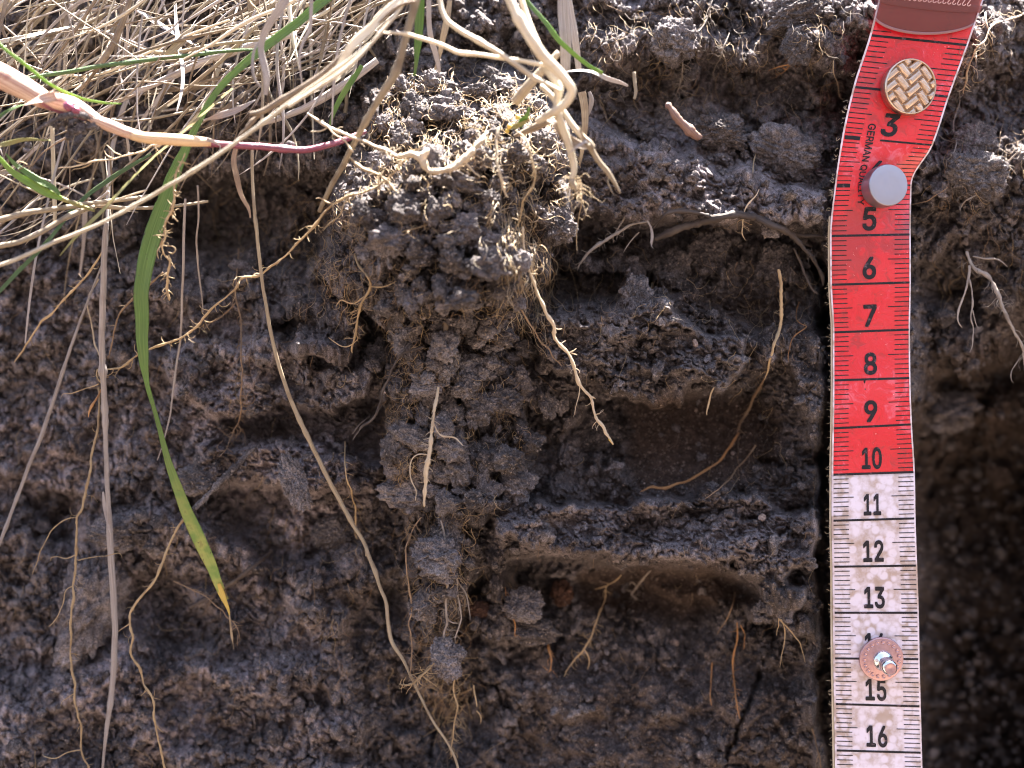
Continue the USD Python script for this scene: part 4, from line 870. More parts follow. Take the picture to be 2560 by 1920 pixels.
blade('thin pinkish straw slanting down to the left edge of the picture', 'D', [(640, 60), (600, 160), (500, 420), (400, 700), (330, 920), (250, 1150), (150, 1400), (60, 1640), (-20, 1850), (-60, 1950)], [14, 16, 20, 24, 26, 32, 26, 24, 24, 20], [10, 8, 6, 5, 5], straw_grey, 43, 'stem', 'straw', 'straw')
blade('thin pinkish stalk hanging straight between the green leaf and the slender straw', 'D', [(1130, -300), (1122, -100), (1118, 100), (1110, 300), (1100, 550), (1070, 760), (1045, 980), (1010, 1130), (960, 1290)], [18, 20, 20, 18, 16, 15, 14, 10, 6], [22, 18, 12, 8, 6, 4], straw_grey, 44, 'stem', 'straw', 'straw')
blade('fine reddish stalk just right of the thin pinkish stalk', 'D', [(1205, -380), (1212, -180), (1200, -60), (1205, 60), (1222, 220), (1240, 390)], [14, 14, 14, 13, 12, 8], [24, 18, 10, 5], straw_grey, 45, 'stem', 'straw', 'straw')
blade('short vertical pale stalk standing behind the red runner at far left', 'A', [(318, 770), (322, 900), (326, 1060), (330, 1200), (332, 1350)], [30, 28, 28, 32, 28], [24, 22, 20], straw_cream, 46, 'stem', 'straw', 'straw')
blade('straw with a pointed end above the dark green stem', 'A', [(1055, 400), (1150, 345), (1300, 265), (1500, 135), (1700, 50), (1850, -30)], [6, 16, 24, 26, 22, 18], [27, 28, 29, 30], straw_cream, 47, 'stem', 'straw', 'straw')
blade('thick straw at the left edge, upper of two', 'A', [(-40, 1350), (60, 1325), (150, 1300), (250, 1285), (400, 1262), (600, 1235), (900, 1195), (1020, 1160)], [44, 46, 40, 36, 34, 32, 26, 14], [28, 26, 22, 18], straw_tan, 48, 'stem', 'straw', 'straw')
blade('thick straw at the left edge, lower of two', 'A', [(-40, 1505), (100, 1480), (200, 1440), (300, 1385), (400, 1325), (480, 1290), (580, 1262)], [40, 38, 36, 38, 36, 34, 30], [30, 28, 24], straw_tan, 49, 'stem', 'straw', 'straw')
blade('faded olive straw ending in a point left of the green leaf', 'A', [(365, 1560), (450, 1460), (560, 1350), (680, 1230), (800, 1100), (930, 970), (1080, 840), (1250, 690), (1420, 540)], [4, 22, 26, 26, 26, 24, 24, 22, 18], [31, 30, 29, 27, 24], leaf_olive, 50, 'blade', 'grass_leaf', 'grass leaf')
blade('grey green blade behind the olive straw', 'A', [(-20, 1800), (100, 1670), (200, 1570), (320, 1440), (480, 1240), (620, 1130), (800, 1010), (920, 940)], [22, 26, 26, 24, 24, 28, 26, 14], [26, 25, 23, 21], leaf_dark, 51, 'blade')
blade('curled thin tan shoot with a node at the top edge, lower end pointing down right', 'A', [(1505, -30), (1530, 10), (1555, 50), (1580, 85)], [12, 13, 14, 8], 26, root_gold, 52, 'root', 'dry_twig', 'dry twig')
# --- greens
gl = Thing('grass_leaf', 'longest green grass leaf, arching from the top edge to a yellow tip at lower left', 'grass leaf', P(780, 0, 30))
gl.part('blade', strand('A', [(2060, -60), (1960, 20), (1850, 115), (1700, 228), (1500, 385), (1350, 530), (1270, 640), (1205, 760), (1140, 895), (1060, 1080), (1000, 1250), (950, 1400), (905, 1560), (880, 1680), (865, 1800), (872, 1920), (872, 2060), (880, 2190), (895, 2330), (935, 2470), (975, 2610), (1015, 2760), (1070, 2930), (1130, 3090), (1200, 3250), (1275, 3410), (1335, 3560), (1375, 3660)],
        [70, 60, 56, 56, 56, 46, 42, 40, 44, 66, 84, 96, 112, 112, 100, 96, 84, 70, 34, 28, 34, 44, 62, 76, 88, 82, 62, 48], [30, 28, 26, 24, 23, 22, 21, 20, 18, 15, 12, 10, 8, 7], 'blade', 60), leaf_long)
gl.part('tip', strand('G', [(1330, 535), (1365, 620), (1392, 690), (1400, 722)], [56, 44, 26, 8], [7.4, 7.2, 7], 'blade', 61), leaf_yellow, label='yellow tip')
gl.part('dry_point', strand('G', [(1398, 710), (1408, 790), (1418, 870), (1426, 935)], [8, 10, 22, 6], [7, 5, 3], 'blade', 62), straw_tan)
blade('dark green round stem lying across the straw at upper left', 'A', [(150, 480), (230, 465), (300, 455), (450, 432), (600, 405), (750, 385), (900, 365), (1150, 338), (1400, 312), (1580, 300)], [20, 30, 30, 30, 30, 30, 30, 28, 24, 16], [26, 25, 24, 22], leaf_dark, 63, 'stem', 'green_stem', 'green stem')
blade('bright thin green blade crossing above the red runner at far left', 'A', [(-30, 235), (30, 300), (100, 352), (200, 432), (300, 510), (420, 570), (560, 615), (740, 632)], [18, 20, 22, 20, 18, 16, 16, 8], [36, 36, 35, 30, 26], leaf_bright, 64, 'blade')
blade('green blade emerging under the red runner at the left edge', 'A', [(-30, 745), (30, 690), (90, 658), (150, 640)], [20, 22, 20, 16], 31, leaf_green, 65, 'blade')
sh = Thing('grass_shoot', 'fresh green shoot of two folded leaves on a brown stem at the left edge', 'grass shoot', P(230, 520, 27))
sh.part('leaf', strand('A', [(-40, 920), (20, 990), (60, 1035), (130, 1085), (200, 1125), (270, 1165), (330, 1195), (380, 1215)], [16, 28, 34, 44, 56, 58, 48, 26], [31, 30, 29, 28], 'blade', 66), leaf_bright)
sh.part('leaf', strand('A', [(35, 935), (80, 990), (140, 1040), (210, 1085), (280, 1125), (340, 1160), (365, 1190)], [6, 24, 34, 40, 42, 38, 20], [30, 29.4, 28.6], 'blade', 67), leaf_green)
sh.part('stem', strand('A', [(320, 1190), (380, 1212), (450, 1240), (510, 1258), (575, 1280)], [40, 34, 28, 26, 22], [28, 27, 24], 'stem', 68), leaf_olive)
blade('yellow green dry straw at the left edge beside the vertical stalk', 'A', [(-30, 895), (60, 872), (150, 850), (230, 852), (312, 858)], [30, 30, 24, 14, 10], [30, 29, 27], leaf_olive, 69, 'blade')
blade('broad green blade hanging from the top edge behind the leaning culm', 'B', [(852, -40), (848, 60), (842, 160), (835, 280), (826, 380), (816, 460)], [56, 64, 66, 58, 40, 26], [27, 26, 25, 24], leaf_green, 70, 'blade')
blade('short green shoot left of the root clump above the red runner', 'A', [(2210, 400), (2150, 490), (2095, 575), (2050, 660), (2015, 760)], [24, 36, 38, 32, 18], [25, 24, 22], leaf_green, 71, 'blade')
blade('slim green blade with a dry tip crossing in front of the top right soil', 'B', [(1480, -30), (1540, 50), (1620, 140), (1700, 245), (1760, 300), (1830, 358), (1900, 408), (1970, 445)], [22, 26, 28, 34, 30, 28, 26, 20], [34, 34, 33, 31, 29], leaf_green, 72, 'blade')
blade('pale dry strip at the end of the slim green blade', 'B', [(1740, 440), (1830, 432), (1920, 445), (2000, 480), (2080, 505), (2125, 525)], [6, 22, 26, 30, 26, 14], [29, 28, 26], straw_grey, 73, 'blade', 'dry_leaf', 'dry leaf', twist=.8)
bud = Thing('sprout', 'tiny green sprout with yellow buds on top of the root clump', 'sprout', P(1290, 310, 32))
bud.part('leaf', strand('B', [(1460, 770), (1490, 720), (1510, 680), (1520, 645)], [36, 46, 36, 8], [32, 33, 33.5], 'blade', 74), leaf_green)
bud.part('leaf', strand('B', [(1400, 790), (1440, 768), (1490, 745), (1525, 725)], [20, 34, 28, 8], [32, 32.6, 33], 'blade', 75), leaf_olive)
for k, (x, y, r) in enumerate(((1400, 772, 16), (1450, 715, 15), (1385, 800, 14))): bud.part('bud', clod_at('B', x, y, r, r * 1.2, 870 + k, 3, depth=32, roughness=.25), leaf_yellow)
# --- sunlit dry tuft at the top centre
blade('cream straw arching down from the top edge into the bent tuft', 'B', [(970, -40), (982, 40), (1010, 112), (1080, 172), (1200, 242), (1350, 332), (1500, 440), (1600, 498), (1710, 555)], [30, 34, 36, 36, 36, 36, 36, 34, 28], [44, 44, 44, 43, 42], straw_cream, 80, 'stem', 'straw', 'straw')
blade('thin jointed straw running right from the leaning culm into the bent tuft', 'B', [(630, 198), (760, 205), (850, 230), (1000, 280), (1090, 320), (1200, 332), (1300, 345), (1480, 372), (1640, 402)], [12, 24, 28, 28, 34, 28, 28, 28, 26], [44, 43, 43, 42], straw_cream, 81, 'stem', 'straw', 'straw')
blade('thickest sunlit culm of the tuft, bent sharply back to the left', 'B', [(1380, -50), (1450, 100), (1530, 230), (1600, 335), (1690, 430), (1755, 505), (1782, 545), (1750, 620), (1660, 690), (1570, 740)], [54, 62, 74, 82, 80, 72, 64, 60, 58, 42], [46, 46, 46, 45, 44, 42, 38], straw_cream, 82, 'stem', 'dry_culm', 'dry culm')
blade('second sunlit culm close behind the thickest one', 'B', [(1460, -50), (1505, 100), (1560, 245), (1620, 365), (1690, 460)], [36, 40, 46, 50, 46], [42, 42, 41], straw_cream, 83, 'stem', 'dry_culm', 'dry culm')
bt = Thing('rooted_stem', 'downward bent pale stem ending in a node with a tuft of rootlets', 'rooted stem', P(1380, 250, 41))
nd = [(1600, 400), (1660, 470), (1700, 545), (1690, 640), (1710, 740), (1750, 850), (1785, 960), (1795, 1040), (1782, 1090)]
bt.part('stem', strand('B', nd, [44, 50, 54, 52, 52, 52, 52, 50, 40], [41, 41, 40, 38, 36, 35], 'stem', 84), straw_cream)
bt.part('node', strand('B', [(1788, 1070), (1780, 1100), (1800, 1140), (1825, 1175)], [48, 60, 44, 18], 35, 'root', 85), straw_tan)
bt.part('rootlets', join([wander(700 + (1775 + k % 5 * 14) / 2.44, (1095 + k % 3 * 20) / 2.44, 1.6 + (k % 7 - 3) * .55, 30 + k % 5 * 22, .9, 8500 + k, dz=34.5, curl=.3, pull=.1, seg=4.0, sides=4) for k in range(26)] + [wander(700 + 1838 / 2.44, 1180 / 2.44, 1.5, 150, 1.5, 8590, dz=30, pull=.3, curl=.12, sides=5)]), root_gold, kind='stuff')
bs = Thing('jointed_straw', 'jointed straw slanting down right from the tuft with a broken end', 'straw', P(1400, 270, 40))
bs.part('stem', strand('B', [(1590, 520), (1660, 590), (1720, 670), (1790, 770), (1850, 840), (1885, 880)], [32, 40, 40, 42, 42, 44], [39, 39, 39, 38], 'stem', 86), straw_cream)
bs.part('stem', strand('B', [(1885, 870), (1905, 920), (1945, 985), (2010, 1065), (2060, 1150), (2074, 1180)], [50, 38, 38, 36, 28, 8], [38, 37, 36, 35], 'stem', 87), straw_tan)
bs.part('node', strand('B', [(1862, 850), (1888, 880), (1912, 905)], [42, 58, 40], 38.4, 'stem', 88), straw_tan)
bs.part('shred', strand('B', [(2015, 1060), (1995, 1110), (2015, 1150), (2048, 1190)], [8, 12, 12, 5], 36, 'root', 89), straw_tan)
bs.part('shred', strand('B', [(1890, 880), (1855, 840), (1830, 770)], [34, 22, 5], 39, 'blade', 189), straw_tan)
bs.part('shred', strand('B', [(1870, 860), (1820, 890), (1780, 920), (1755, 940)], [24, 18, 14, 4], 39.2, 'blade', 190), straw_grey)
blade('tan culm stub sticking into the top of the root clump', 'B', [(1700, 320), (1650, 375), (1590, 440), (1510, 530), (1435, 625)], [44, 56, 66, 70, 66], [36, 36, 35, 33], straw_tan, 90, 'stem', 'dry_culm', 'dry culm')
blade('brown crumpled dry leaf between the rooted stem and the jointed straw', 'B', [(1620, 728), (1680, 760), (1740, 830), (1800, 875), (1880, 900)], [20, 44, 60, 60, 30], [37, 37, 36], straw_brown, 91, 'blade', 'dry_leaf', 'dry leaf', twist=.4)
blade('dark half buried culm under the bent tuft', 'B', [(1640, 735), (1570, 770), (1500, 800), (1430, 830)], [54, 56, 44, 20], [32, 31, 30], straw_brown, 92, 'stem', 'dry_culm', 'dry culm')
blade('broad lavender tan dry leaf hanging straight at the top right of the tuft', 'B', [(1722, -40), (1728, 100), (1736, 220), (1740, 330), (1742, 440)], [70, 78, 84, 70, 58], [27, 26, 24], straw_grey, 93, 'blade', 'dry_leaf', 'dry leaf')
blade('narrower dry leaf just right of the broad hanging one', 'B', [(1752, -40), (1775, 100), (1795, 220), (1812, 330), (1820, 430)], [40, 48, 48, 44, 36], [25, 24, 22], straw_grey, 94, 'blade', 'dry_leaf', 'dry leaf')
blade('thin lavender leaf hanging left of the arching cream straw', 'B', [(905, -40), (908, 60), (912, 160), (930, 260), (955, 340), (975, 440)], [28, 32, 34, 36, 34, 20], [27, 26, 24], straw_grey, 95, 'blade', 'dry_leaf', 'dry leaf')
blade('twisted dry leaf just right of the thin lavender leaf', 'B', [(1040, -40), (1025, 60), (1010, 160), (990, 250), (975, 330), (945, 430)], [36, 40, 44, 36, 24, 14], [27, 26, 24], straw_tan, 96, 'blade', 'dry_leaf', 'dry leaf', twist=1.2)
blade('short tan stubble straw right of the rooted stem', 'B', [(1840, 560), (1855, 640), (1862, 740), (1855, 840), (1830, 1010)], [52, 46, 40, 34, 12], [18, 17, 15], straw_tan, 97, 'blade', 'straw', 'straw')
blade('split leaf of the short tan stubble straw', 'B', [(1885, 560), (1900, 620), (1885, 680), (1868, 730)], [20, 32, 26, 8], [18, 17.5, 17], straw_grey, 98, 'blade', 'dry_leaf', 'dry leaf')
blade('lone stub of straw hanging in the top right soil', 'B', [(2160, 440), (2165, 500), (2170, 560), (2160, 605)], [26, 26, 26, 20], 9, straw_tan, 99, 'stem', 'straw', 'straw')
blade('small pale curved shred hanging beside the thickest culm', 'B', [(1480, 150), (1460, 180), (1438, 210), (1440, 240)], [8, 12, 10, 5], 46, straw_grey, 100, 'blade', 'dry_leaf', 'dry leaf')
blade('broad lavender dry leaf hanging from the top edge among the grass', 'A', [(1760, -40), (1710, 50), (1640, 150), (1600, 230), (1590, 300), (1610, 400), (1625, 480), (1620, 580)], [50, 56, 44, 46, 40, 46, 42, 24], [36, 35, 34, 33], straw_grey, 101, 'blade', 'dry_leaf', 'dry leaf', twist=.5)
blade('pale lavender strip hanging down behind the broad lavender leaf', 'A', [(1575, 260), (1545, 330), (1540, 400), (1550, 470), (1590, 530)], [16, 18, 18, 16, 10], 32, straw_grey, 102, 'blade', 'dry_leaf', 'dry leaf')
blade('sinuous thin grey leaf hanging left of the leaning culm', 'A', [(1900, -40), (1898, 80), (1890, 170), (1850, 260), (1828, 340), (1835, 440), (1850, 560), (1860, 640)], [20, 22, 20, 18, 16, 16, 14, 8], [34, 33, 31], straw_grey, 103, 'blade', 'dry_leaf', 'dry leaf')
blade('grey thin stalk standing beside the red runner left of the clump', 'A', [(2150, -40), (2100, 120), (2060, 300), (2040, 470), (2030, 620), (2025, 760)], [18, 20, 20, 18, 16, 10], [28, 27, 25], straw_grey, 104, 'stem', 'straw', 'straw')
blade('tan leaf tongue lying flat in the middle of the grass', 'A', [(1190, 160), (1130, 220), (1080, 280), (1015, 340)], [8, 44, 50, 34], [23, 23, 22], straw_tan, 105, 'blade', 'dry_leaf', 'dry leaf')
blade('wide grey brown culm in the grass near the top edge', 'A', [(805, -40), (760, 100), (700, 250), (640, 350), (560, 450), (480, 560)], [34, 42, 46, 48, 44, 30], [22, 21, 20], straw_brown, 106, 'stem', 'dry_culm', 'dry culm')
blade('pale lilac leaf lying slanted under the dark culm', 'A', [(1560, 610), (1470, 660), (1400, 690), (1300, 715), (1240, 735)], [8, 30, 44, 40, 20], 27, straw_grey, 107, 'blade', 'dry_leaf', 'dry leaf')

# --- roots of the clump
root('thick pale root hooked like a J across the front of the clump', 'B', [(165, 690), (230, 735), (290, 772), (430, 832), (560, 882), (660, 930), (720, 945), (790, 940), (860, 965), (885, 1010), (930, 1048), (1010, 1042), (1090, 1005), (1160, 935), (1230, 850), (1285, 790)],
     [18, 28, 30, 26, 24, 28, 34, 44, 60, 60, 54, 52, 58, 58, 44, 24], [30, 32, 34, 35, 36, 36, 35, 33], root_cream, (26, 26, 1.4), [([(290, 772), (250, 795), (200, 805), (185, 805)], [16, 14, 10], 31.5), ([(300, 775), (340, 825), (400, 862), (430, 900), (462, 938)], [14, 16, 15, 14], 33), ([(870, 1000), (880, 950), (905, 925), (895, 900)], [50, 60, 56, 30], 36.2), ([(1120, 990), (1150, 1015), (1185, 1060), (1210, 1080)], [22, 16, 12, 5], 35)], 110)
root('knobbly branched root below the hooked root on the clump', 'B', [(430, 965), (510, 1028), (560, 1045), (600, 1062), (660, 1112), (720, 1180), (800, 1215), (850, 1270), (880, 1390)], [18, 26, 22, 22, 24, 26, 22, 20, 12], [33, 34, 34, 33, 32], root_gold, (16, 22, 1.4),
     [([(880, 1370), (920, 1375), (975, 1384)], [14, 12, 7], 32), ([(880, 1378), (800, 1405), (735, 1420)], [14, 12, 9], 32), ([(735, 1420), (755, 1460), (800, 1538)], [14, 13, 7], 32), ([(600, 1062), (602, 1110), (600, 1155)], [14, 13, 8], 33.5), ([(760, 1200), (765, 1160), (800, 1105), (815, 1095)], [12, 12, 14, 7], 32.5)], 111)
root('long golden root running from the clump far down left to the pale stalk', 'B', [(900, 870), (780, 958), (690, 1060), (620, 1120), (560, 1158), (430, 1192), (330, 1242), (240, 1332), (190, 1400), (120, 1470), (50, 1545), (-50, 1620), (-130, 1680), (-220, 1690), (-270, 1760), (-370, 1840), (-460, 1930), (-530, 2010), (-630, 2070), (-750, 2110), (-840, 2150), (-910, 2200), (-980, 2245), (-1110, 2260), (-1112, 2290), (-1095, 2360)],
     [12, 16, 16, 18, 22, 20, 18, 18, 26, 20, 18, 18, 20, 18, 18, 18, 16, 18, 22, 18, 22, 18, 16, 16, 16, 12], [30, 31, 31, 29, 27, 25, 22, 20, 18, 16, 13, 10, 8, 7.5], root_gold, (34, 34, 1.3), [([(430, 1190), (400, 1230), (370, 1310), (290, 1370), (270, 1400)], [12, 14, 14, 13, 6], 29), ([(330, 1240), (300, 1240), (230, 1210), (205, 1215)], [10, 11, 11, 6], 28)], 112)
root('short golden root stub sticking out left of the long pale stalk', 'D', [(612, 862), (590, 910), (560, 970), (532, 1032)], [18, 18, 18, 16], [7, 9, 10], root_orange, None, (), 113)
root('long yellow root wandering down left of the pale stalk to the bottom edge', 'D', [(602, 850), (606, 920), (604, 1000), (590, 1120), (562, 1250), (540, 1400), (528, 1460), (492, 1600), (470, 1640), (468, 1760), (464, 1900), (450, 2040), (436, 2220), (430, 2350), (430, 2460), (455, 2680), (470, 2820), (500, 2950), (500, 3070), (550, 3190), (600, 3310)],
     [16, 18, 20, 20, 22, 22, 18, 18, 22, 20, 20, 20, 20, 20, 22, 20, 20, 20, 18, 18, 18], [7, 8, 9, 9, 8, 8, 7, 7, 6, 6], root_gold, (12, 34, .9), [([(466, 1640), (400, 1655), (340, 1700), (290, 1760), (240, 1860), (200, 1990)], [9, 10, 9, 9, 8, 4], 6.5), ([(464, 1870), (400, 1895), (350, 1880), (315, 1880), (320, 1895)], [9, 9, 8, 8, 5], 6.5), ([(478, 1900), (560, 1890), (640, 1880), (720, 1870), (748, 1900)], [8, 8, 7, 7, 4], 8),
      ([(448, 2060), (400, 2090), (390, 2160), (340, 2260), (292, 2320)], [10, 9, 9, 8, 5], 6.5), ([(450, 2720), (390, 2760), (370, 2800)], [8, 8, 4], 6.5), ([(498, 3062), (420, 3075), (340, 3115), (265, 3105), (250, 3082)], [10, 10, 9, 9, 5], 6.5), ([(602, 830), (520, 860), (440, 880), (380, 895), (370, 930)], [8, 8, 8, 7, 4], 7)], 114)
root('long yellow root hanging from the green leaf down to the bottom edge', 'G', [(1140, 120), (1070, 222), (1010, 350), (985, 420), (960, 482), (930, 530), (880, 592), (830, 650), (800, 712), (790, 780), (808, 860), (798, 940), (810, 990), (850, 1042), (880, 1140), (930, 1230), (948, 1330), (945, 1390), (965, 1490), (1000, 1650), (1010, 1740)],
     [26, 24, 20, 20, 24, 20, 20, 20, 22, 22, 20, 22, 22, 18, 18, 18, 18, 14, 18, 16, 14], [8, 8, 9, 9, 9, 8, 8, 7, 6], root_gold, (10, 26, .9), [([(790, 780), (760, 800), (720, 825)], [10, 9, 5], 8), ([(945, 1380), (970, 1420), (1000, 1445)], [10, 9, 4], 7)], 115)
root('crusty grey root emerging from the left ledge behind the green leaf', 'D', [(1560, 1218), (1490, 1275), (1420, 1360), (1330, 1440), (1250, 1530), (1170, 1610), (1110, 1670)], [26, 50, 60, 50, 44, 40, 24], [4, 6, 8, 8, 8], soil_dry, (14, 30, 1.2), (), 116)
root('black dead twig with a cut tan end in the hollow at lower left', 'G', [(1660, 330), (1600, 385), (1450, 500), (1300, 595), (1190, 662), (1145, 688)], [24, 36, 38, 36, 36, 30], ('on', 2.4), root_dark, None, (), 117, None, 'twig', 'twig')
root('reddish brown fine root arching beside the tip of the green leaf', 'G', [(1060, 520), (1140, 555), (1240, 600), (1320, 665), (1380, 735), (1430, 780), (1450, 870)], [10, 14, 13, 12, 14, 11, 6], [4, 5, 6, 6], root_brown, (8, 22, .9), (), 118)
root('tan root curving down to the left at mid left', 'D', [(625, 20), (560, 130), (520, 180), (440, 262), (380, 320), (340, 372), (250, 455), (180, 560), (120, 650), (85, 695)], [14, 18, 18, 18, 18, 18, 18, 16, 14, 8], [14, 11, 8, 5, 2], root_gold, (5, 14, .9), (), 119)
root('brown root curving behind the green leaf down to the pale stalk', 'D', [(995, 148), (900, 232), (800, 320), (730, 405), (705, 490), (692, 580), (655, 685)], [16, 20, 20, 18, 16, 14, 8], [16, 14, 11, 9, 7], root_brown, (4, 14, .9), (), 120)
root('pale thin root forking beside the upper half of the long pale stalk', 'D', [(600, 190), (545, 290), (535, 360), (565, 480), (590, 600), (615, 690)], [14, 14, 14, 13, 13, 9], [9, 7, 6, 6], root_cream, None, (), 121)
root('fine brown root with many short side roots at centre left', 'D', [(1460, 0), (1442, 180), (1440, 290), (1462, 400), (1470, 520), (1464, 640), (1482, 760), (1468, 900), (1470, 1000), (1420, 1140), (1380, 1210), (1340, 1272)], [8, 10, 11, 11, 11, 12, 12, 11, 11, 10, 9, 5], ('on', 1.4), root_brown, (34, 46, .9), [([(1440, 340), (1380, 400), (1300, 450), (1245, 495)], [12, 13, 12, 6], None)], 122)
root('crumbly pale root dangling in front of the green leaf', 'A', [(1130, 935), (1105, 990), (1075, 1050), (1060, 1150), (1058, 1220), (1040, 1300), (1010, 1370), (1005, 1440), (985, 1490), (1005, 1560), (1030, 1600), (1022, 1680), (1020, 1750), (1035, 1830)], [8, 14, 16, 18, 18, 22, 22, 16, 18, 16, 18, 26, 32, 18], [31, 31, 30, 29, 27, 24], root_gold, (30, 20, 1.4),
     [([(1085, 985), (1120, 995), (1150, 1005)], [9, 9, 5], 31), ([(1005, 1440), (965, 1435), (930, 1438)], [10, 9, 5], 28.5), ([(1005, 1500), (1050, 1500), (1070, 1520), (1055, 1545), (1030, 1530)], [10, 11, 11, 10, 7], 28), ([(1030, 1555), (1050, 1610), (1070, 1640)], [12, 12, 6], 27), ([(1040, 1300), (1065, 1330), (1085, 1355)], [12, 10, 6], 29), ([(985, 1500), (960, 1530), (965, 1580)], [10, 11, 7], 27)], 123)
root('straight pinkish white root hanging down the right front of the clump', 'B', [(1335, 780), (1322, 860), (1320, 930), (1335, 1030), (1352, 1110), (1385, 1195)], [20, 28, 26, 22, 30, 14], [35, 36, 36, 34], root_cream, (10, 16, 1.1), (), 124)
root('thin pale root bowing out along the right edge of the clump', 'B', [(1440, 800), (1510, 862), (1530, 960), (1558, 1060), (1545, 1130), (1500, 1200), (1475, 1280), (1440, 1400)], [12, 18, 20, 20, 18, 18, 14, 8], [34, 36, 36, 35, 33, 31], root_gold, (10, 18, 1.0), (), 125)
root('longest pale root reaching from the clump right down to a yellow tip', 'E', [(1480, -130), (1492, 20), (1520, 150), (1580, 290), (1640, 420), (1672, 480), (1676, 550), (1755, 640), (1800, 740), (1822, 830), (1892, 915), (1920, 1020), (1970, 1100), (2030, 1198)], [16, 22, 22, 24, 24, 32, 30, 26, 28, 30, 26, 26, 26, 18], [31, 28, 25, 22, 19, 17, 16], root_cream, (9, 22, 1.2), [([(1760, 640), (1790, 625), (1810, 612)], [12, 12, 6], 19), ([(1770, 638), (1800, 648), (1812, 655)], [10, 10, 5], 19), ([(1890, 915), (1905, 912), (1918, 918)], [14, 12, 6], 17), ([(1826, 830), (1828, 900), (1800, 1000), (1790, 1030)], [8, 8, 7, 3], 16)], 126, tipmat=leaf_yellow)
root('thin brown root slanting right beside the longest pale root', 'E', [(1440, 300), (1465, 360), (1540, 485), (1600, 580), (1640, 625), (1715, 712)], [18, 18, 16, 13, 12, 6], [24, 21, 18, 15], root_brown, (6, 16, .9), (), 127)
root('white stem with an orange tip standing out of the crumbs in the lower clump', 'E', [(965, 850), (955, 910), (942, 1000), (930, 1090), (915, 1220), (900, 1330), (888, 1420), (878, 1540), (880, 1575)], [20, 24, 26, 26, 34, 40, 40, 34, 20], [24, 25, 25, 25, 24, 23], root_cream, (8, 20, 1.0), [([(935, 1060), (990, 1150), (1060, 1160), (1105, 1200)], [8, 12, 16, 8], 24), ([(900, 1262), (850, 1260), (810, 1290), (795, 1370), (815, 1460), (828, 1540)], [9, 9, 9, 9, 8, 5], 23)], 128, tipmat=sheath_tan)
root('brown stem piece sunk between crumbs in the middle of the clump', 'E', [(1005, 170), (1012, 280), (1012, 400), (1010, 500), (1008, 575)], [18, 26, 30, 34, 30], [23, 23, 23], straw_brown, (6, 14, 1.0), (), 129, None, 'dry_twig', 'dry twig', 'stem')
root('forked tan root hanging at the left side of the clump', 'E', [(455, 30), (480, 100), (525, 170), (552, 232), (520, 300), (482, 370), (468, 450), (462, 520), (438, 645)], [14, 18, 20, 22, 20, 22, 22, 20, 10], [20, 20, 19, 17, 15], root_gold, (14, 30, 1.1), [([(530, 285), (480, 320), (430, 335), (380, 310), (345, 365)], [12, 13, 12, 10, 6], 18), ([(555, 235), (620, 240), (700, 212)], [11, 10, 5], 19), ([(470, 560), (400, 600), (340, 570), (285, 545)], [10, 10, 9, 4], 16)], 130)
root('black soil crusted root curling out left of the lower clump', 'E', [(880, 600), (800, 625), (740, 650), (690, 720), (660, 800), (630, 870), (615, 950), (560, 1050), (490, 1100), (450, 1165)], [14, 16, 18, 18, 20, 20, 20, 20, 18, 10], [22, 21, 19, 17, 16], root_dark, (12, 16, 1.0), [([(440, 1135), (480, 1090), (530, 1040)], [10, 13, 6], 16)], 131)
root('fine tan root hanging below the left ledge beside the slender straw', 'D', [(2105, 1180), (2108, 1320), (2118, 1420), (2150, 1520), (2172, 1600), (2166, 1680), (2190, 1780)], [9, 10, 11, 13, 15, 14, 8], ('on', 1.6), root_gold, (5, 18, .8), (), 132)
root('vertical soil crusted root in the middle of the hanging roots', 'H', [(985, 150), (1002, 240), (1018, 330), (1016, 430), (1018, 540), (1012, 640), (1016, 740), (1010, 830), (1015, 900)], [12, 18, 20, 22, 22, 24, 22, 20, 14], [14, 13, 12, 11, 10, 9], root_grey, (28, 26, 1.1), [([(1018, 740), (1050, 770), (1085, 775)], [12, 12, 6], 10)], 133)
root('long thin rootlet left of the vertical crusted root', 'H', [(860, 130), (800, 230), (770, 330), (775, 460), (790, 600), (800, 700), (790, 800), (805, 900), (800, 1010), (800, 1100)], [8, 10, 10, 12, 14, 12, 12, 12, 11, 8], [13, 12, 11, 10, 9, 9], root_brown, (26, 28, 1.0), (), 134)
root('thin rootlet with a hooked end right of the vertical crusted root', 'H', [(1070, 470), (1085, 560), (1095, 660), (1105, 740), (1085, 820), (1072, 900)], [10, 12, 13, 12, 12, 7], [11, 10, 10, 9], root_grey, (14, 22, 1.0), [([(1080, 510), (1120, 570), (1150, 640), (1158, 750)], [10, 11, 11, 5], 10.5)], 135)
root('looping rootlet spreading left from the hanging soil ball to the straw', 'H', [(940, 1020), (900, 1060), (860, 1100), (830, 1130), (780, 1155), (725, 1155)], [10, 14, 18, 18, 14, 8], [11, 11, 10], root_gold, (14, 26, 1.1), [([(830, 1130), (790, 1100), (860, 1075)], [11, 10, 6], 10.5), ([(870, 1090), (920, 1140), (960, 1170)], [11, 11, 6], 10.5)], 136)
root('golden rootlet hanging below the hanging soil ball', 'H', [(1100, 1060), (1060, 1140), (1070, 1220), (1085, 1280), (1060, 1380), (1050, 1480), (1045, 1600)], [12, 13, 14, 13, 12, 11, 6], [9, 8.5, 8, 7], root_gold, (22, 30, 1.0), [([(1185, 1150), (1190, 1220), (1200, 1290)], [8, 16, 8], 6), ([(1200, 1310), (1225, 1350), (1222, 1390)], [12, 12, 5], 6)], 137)
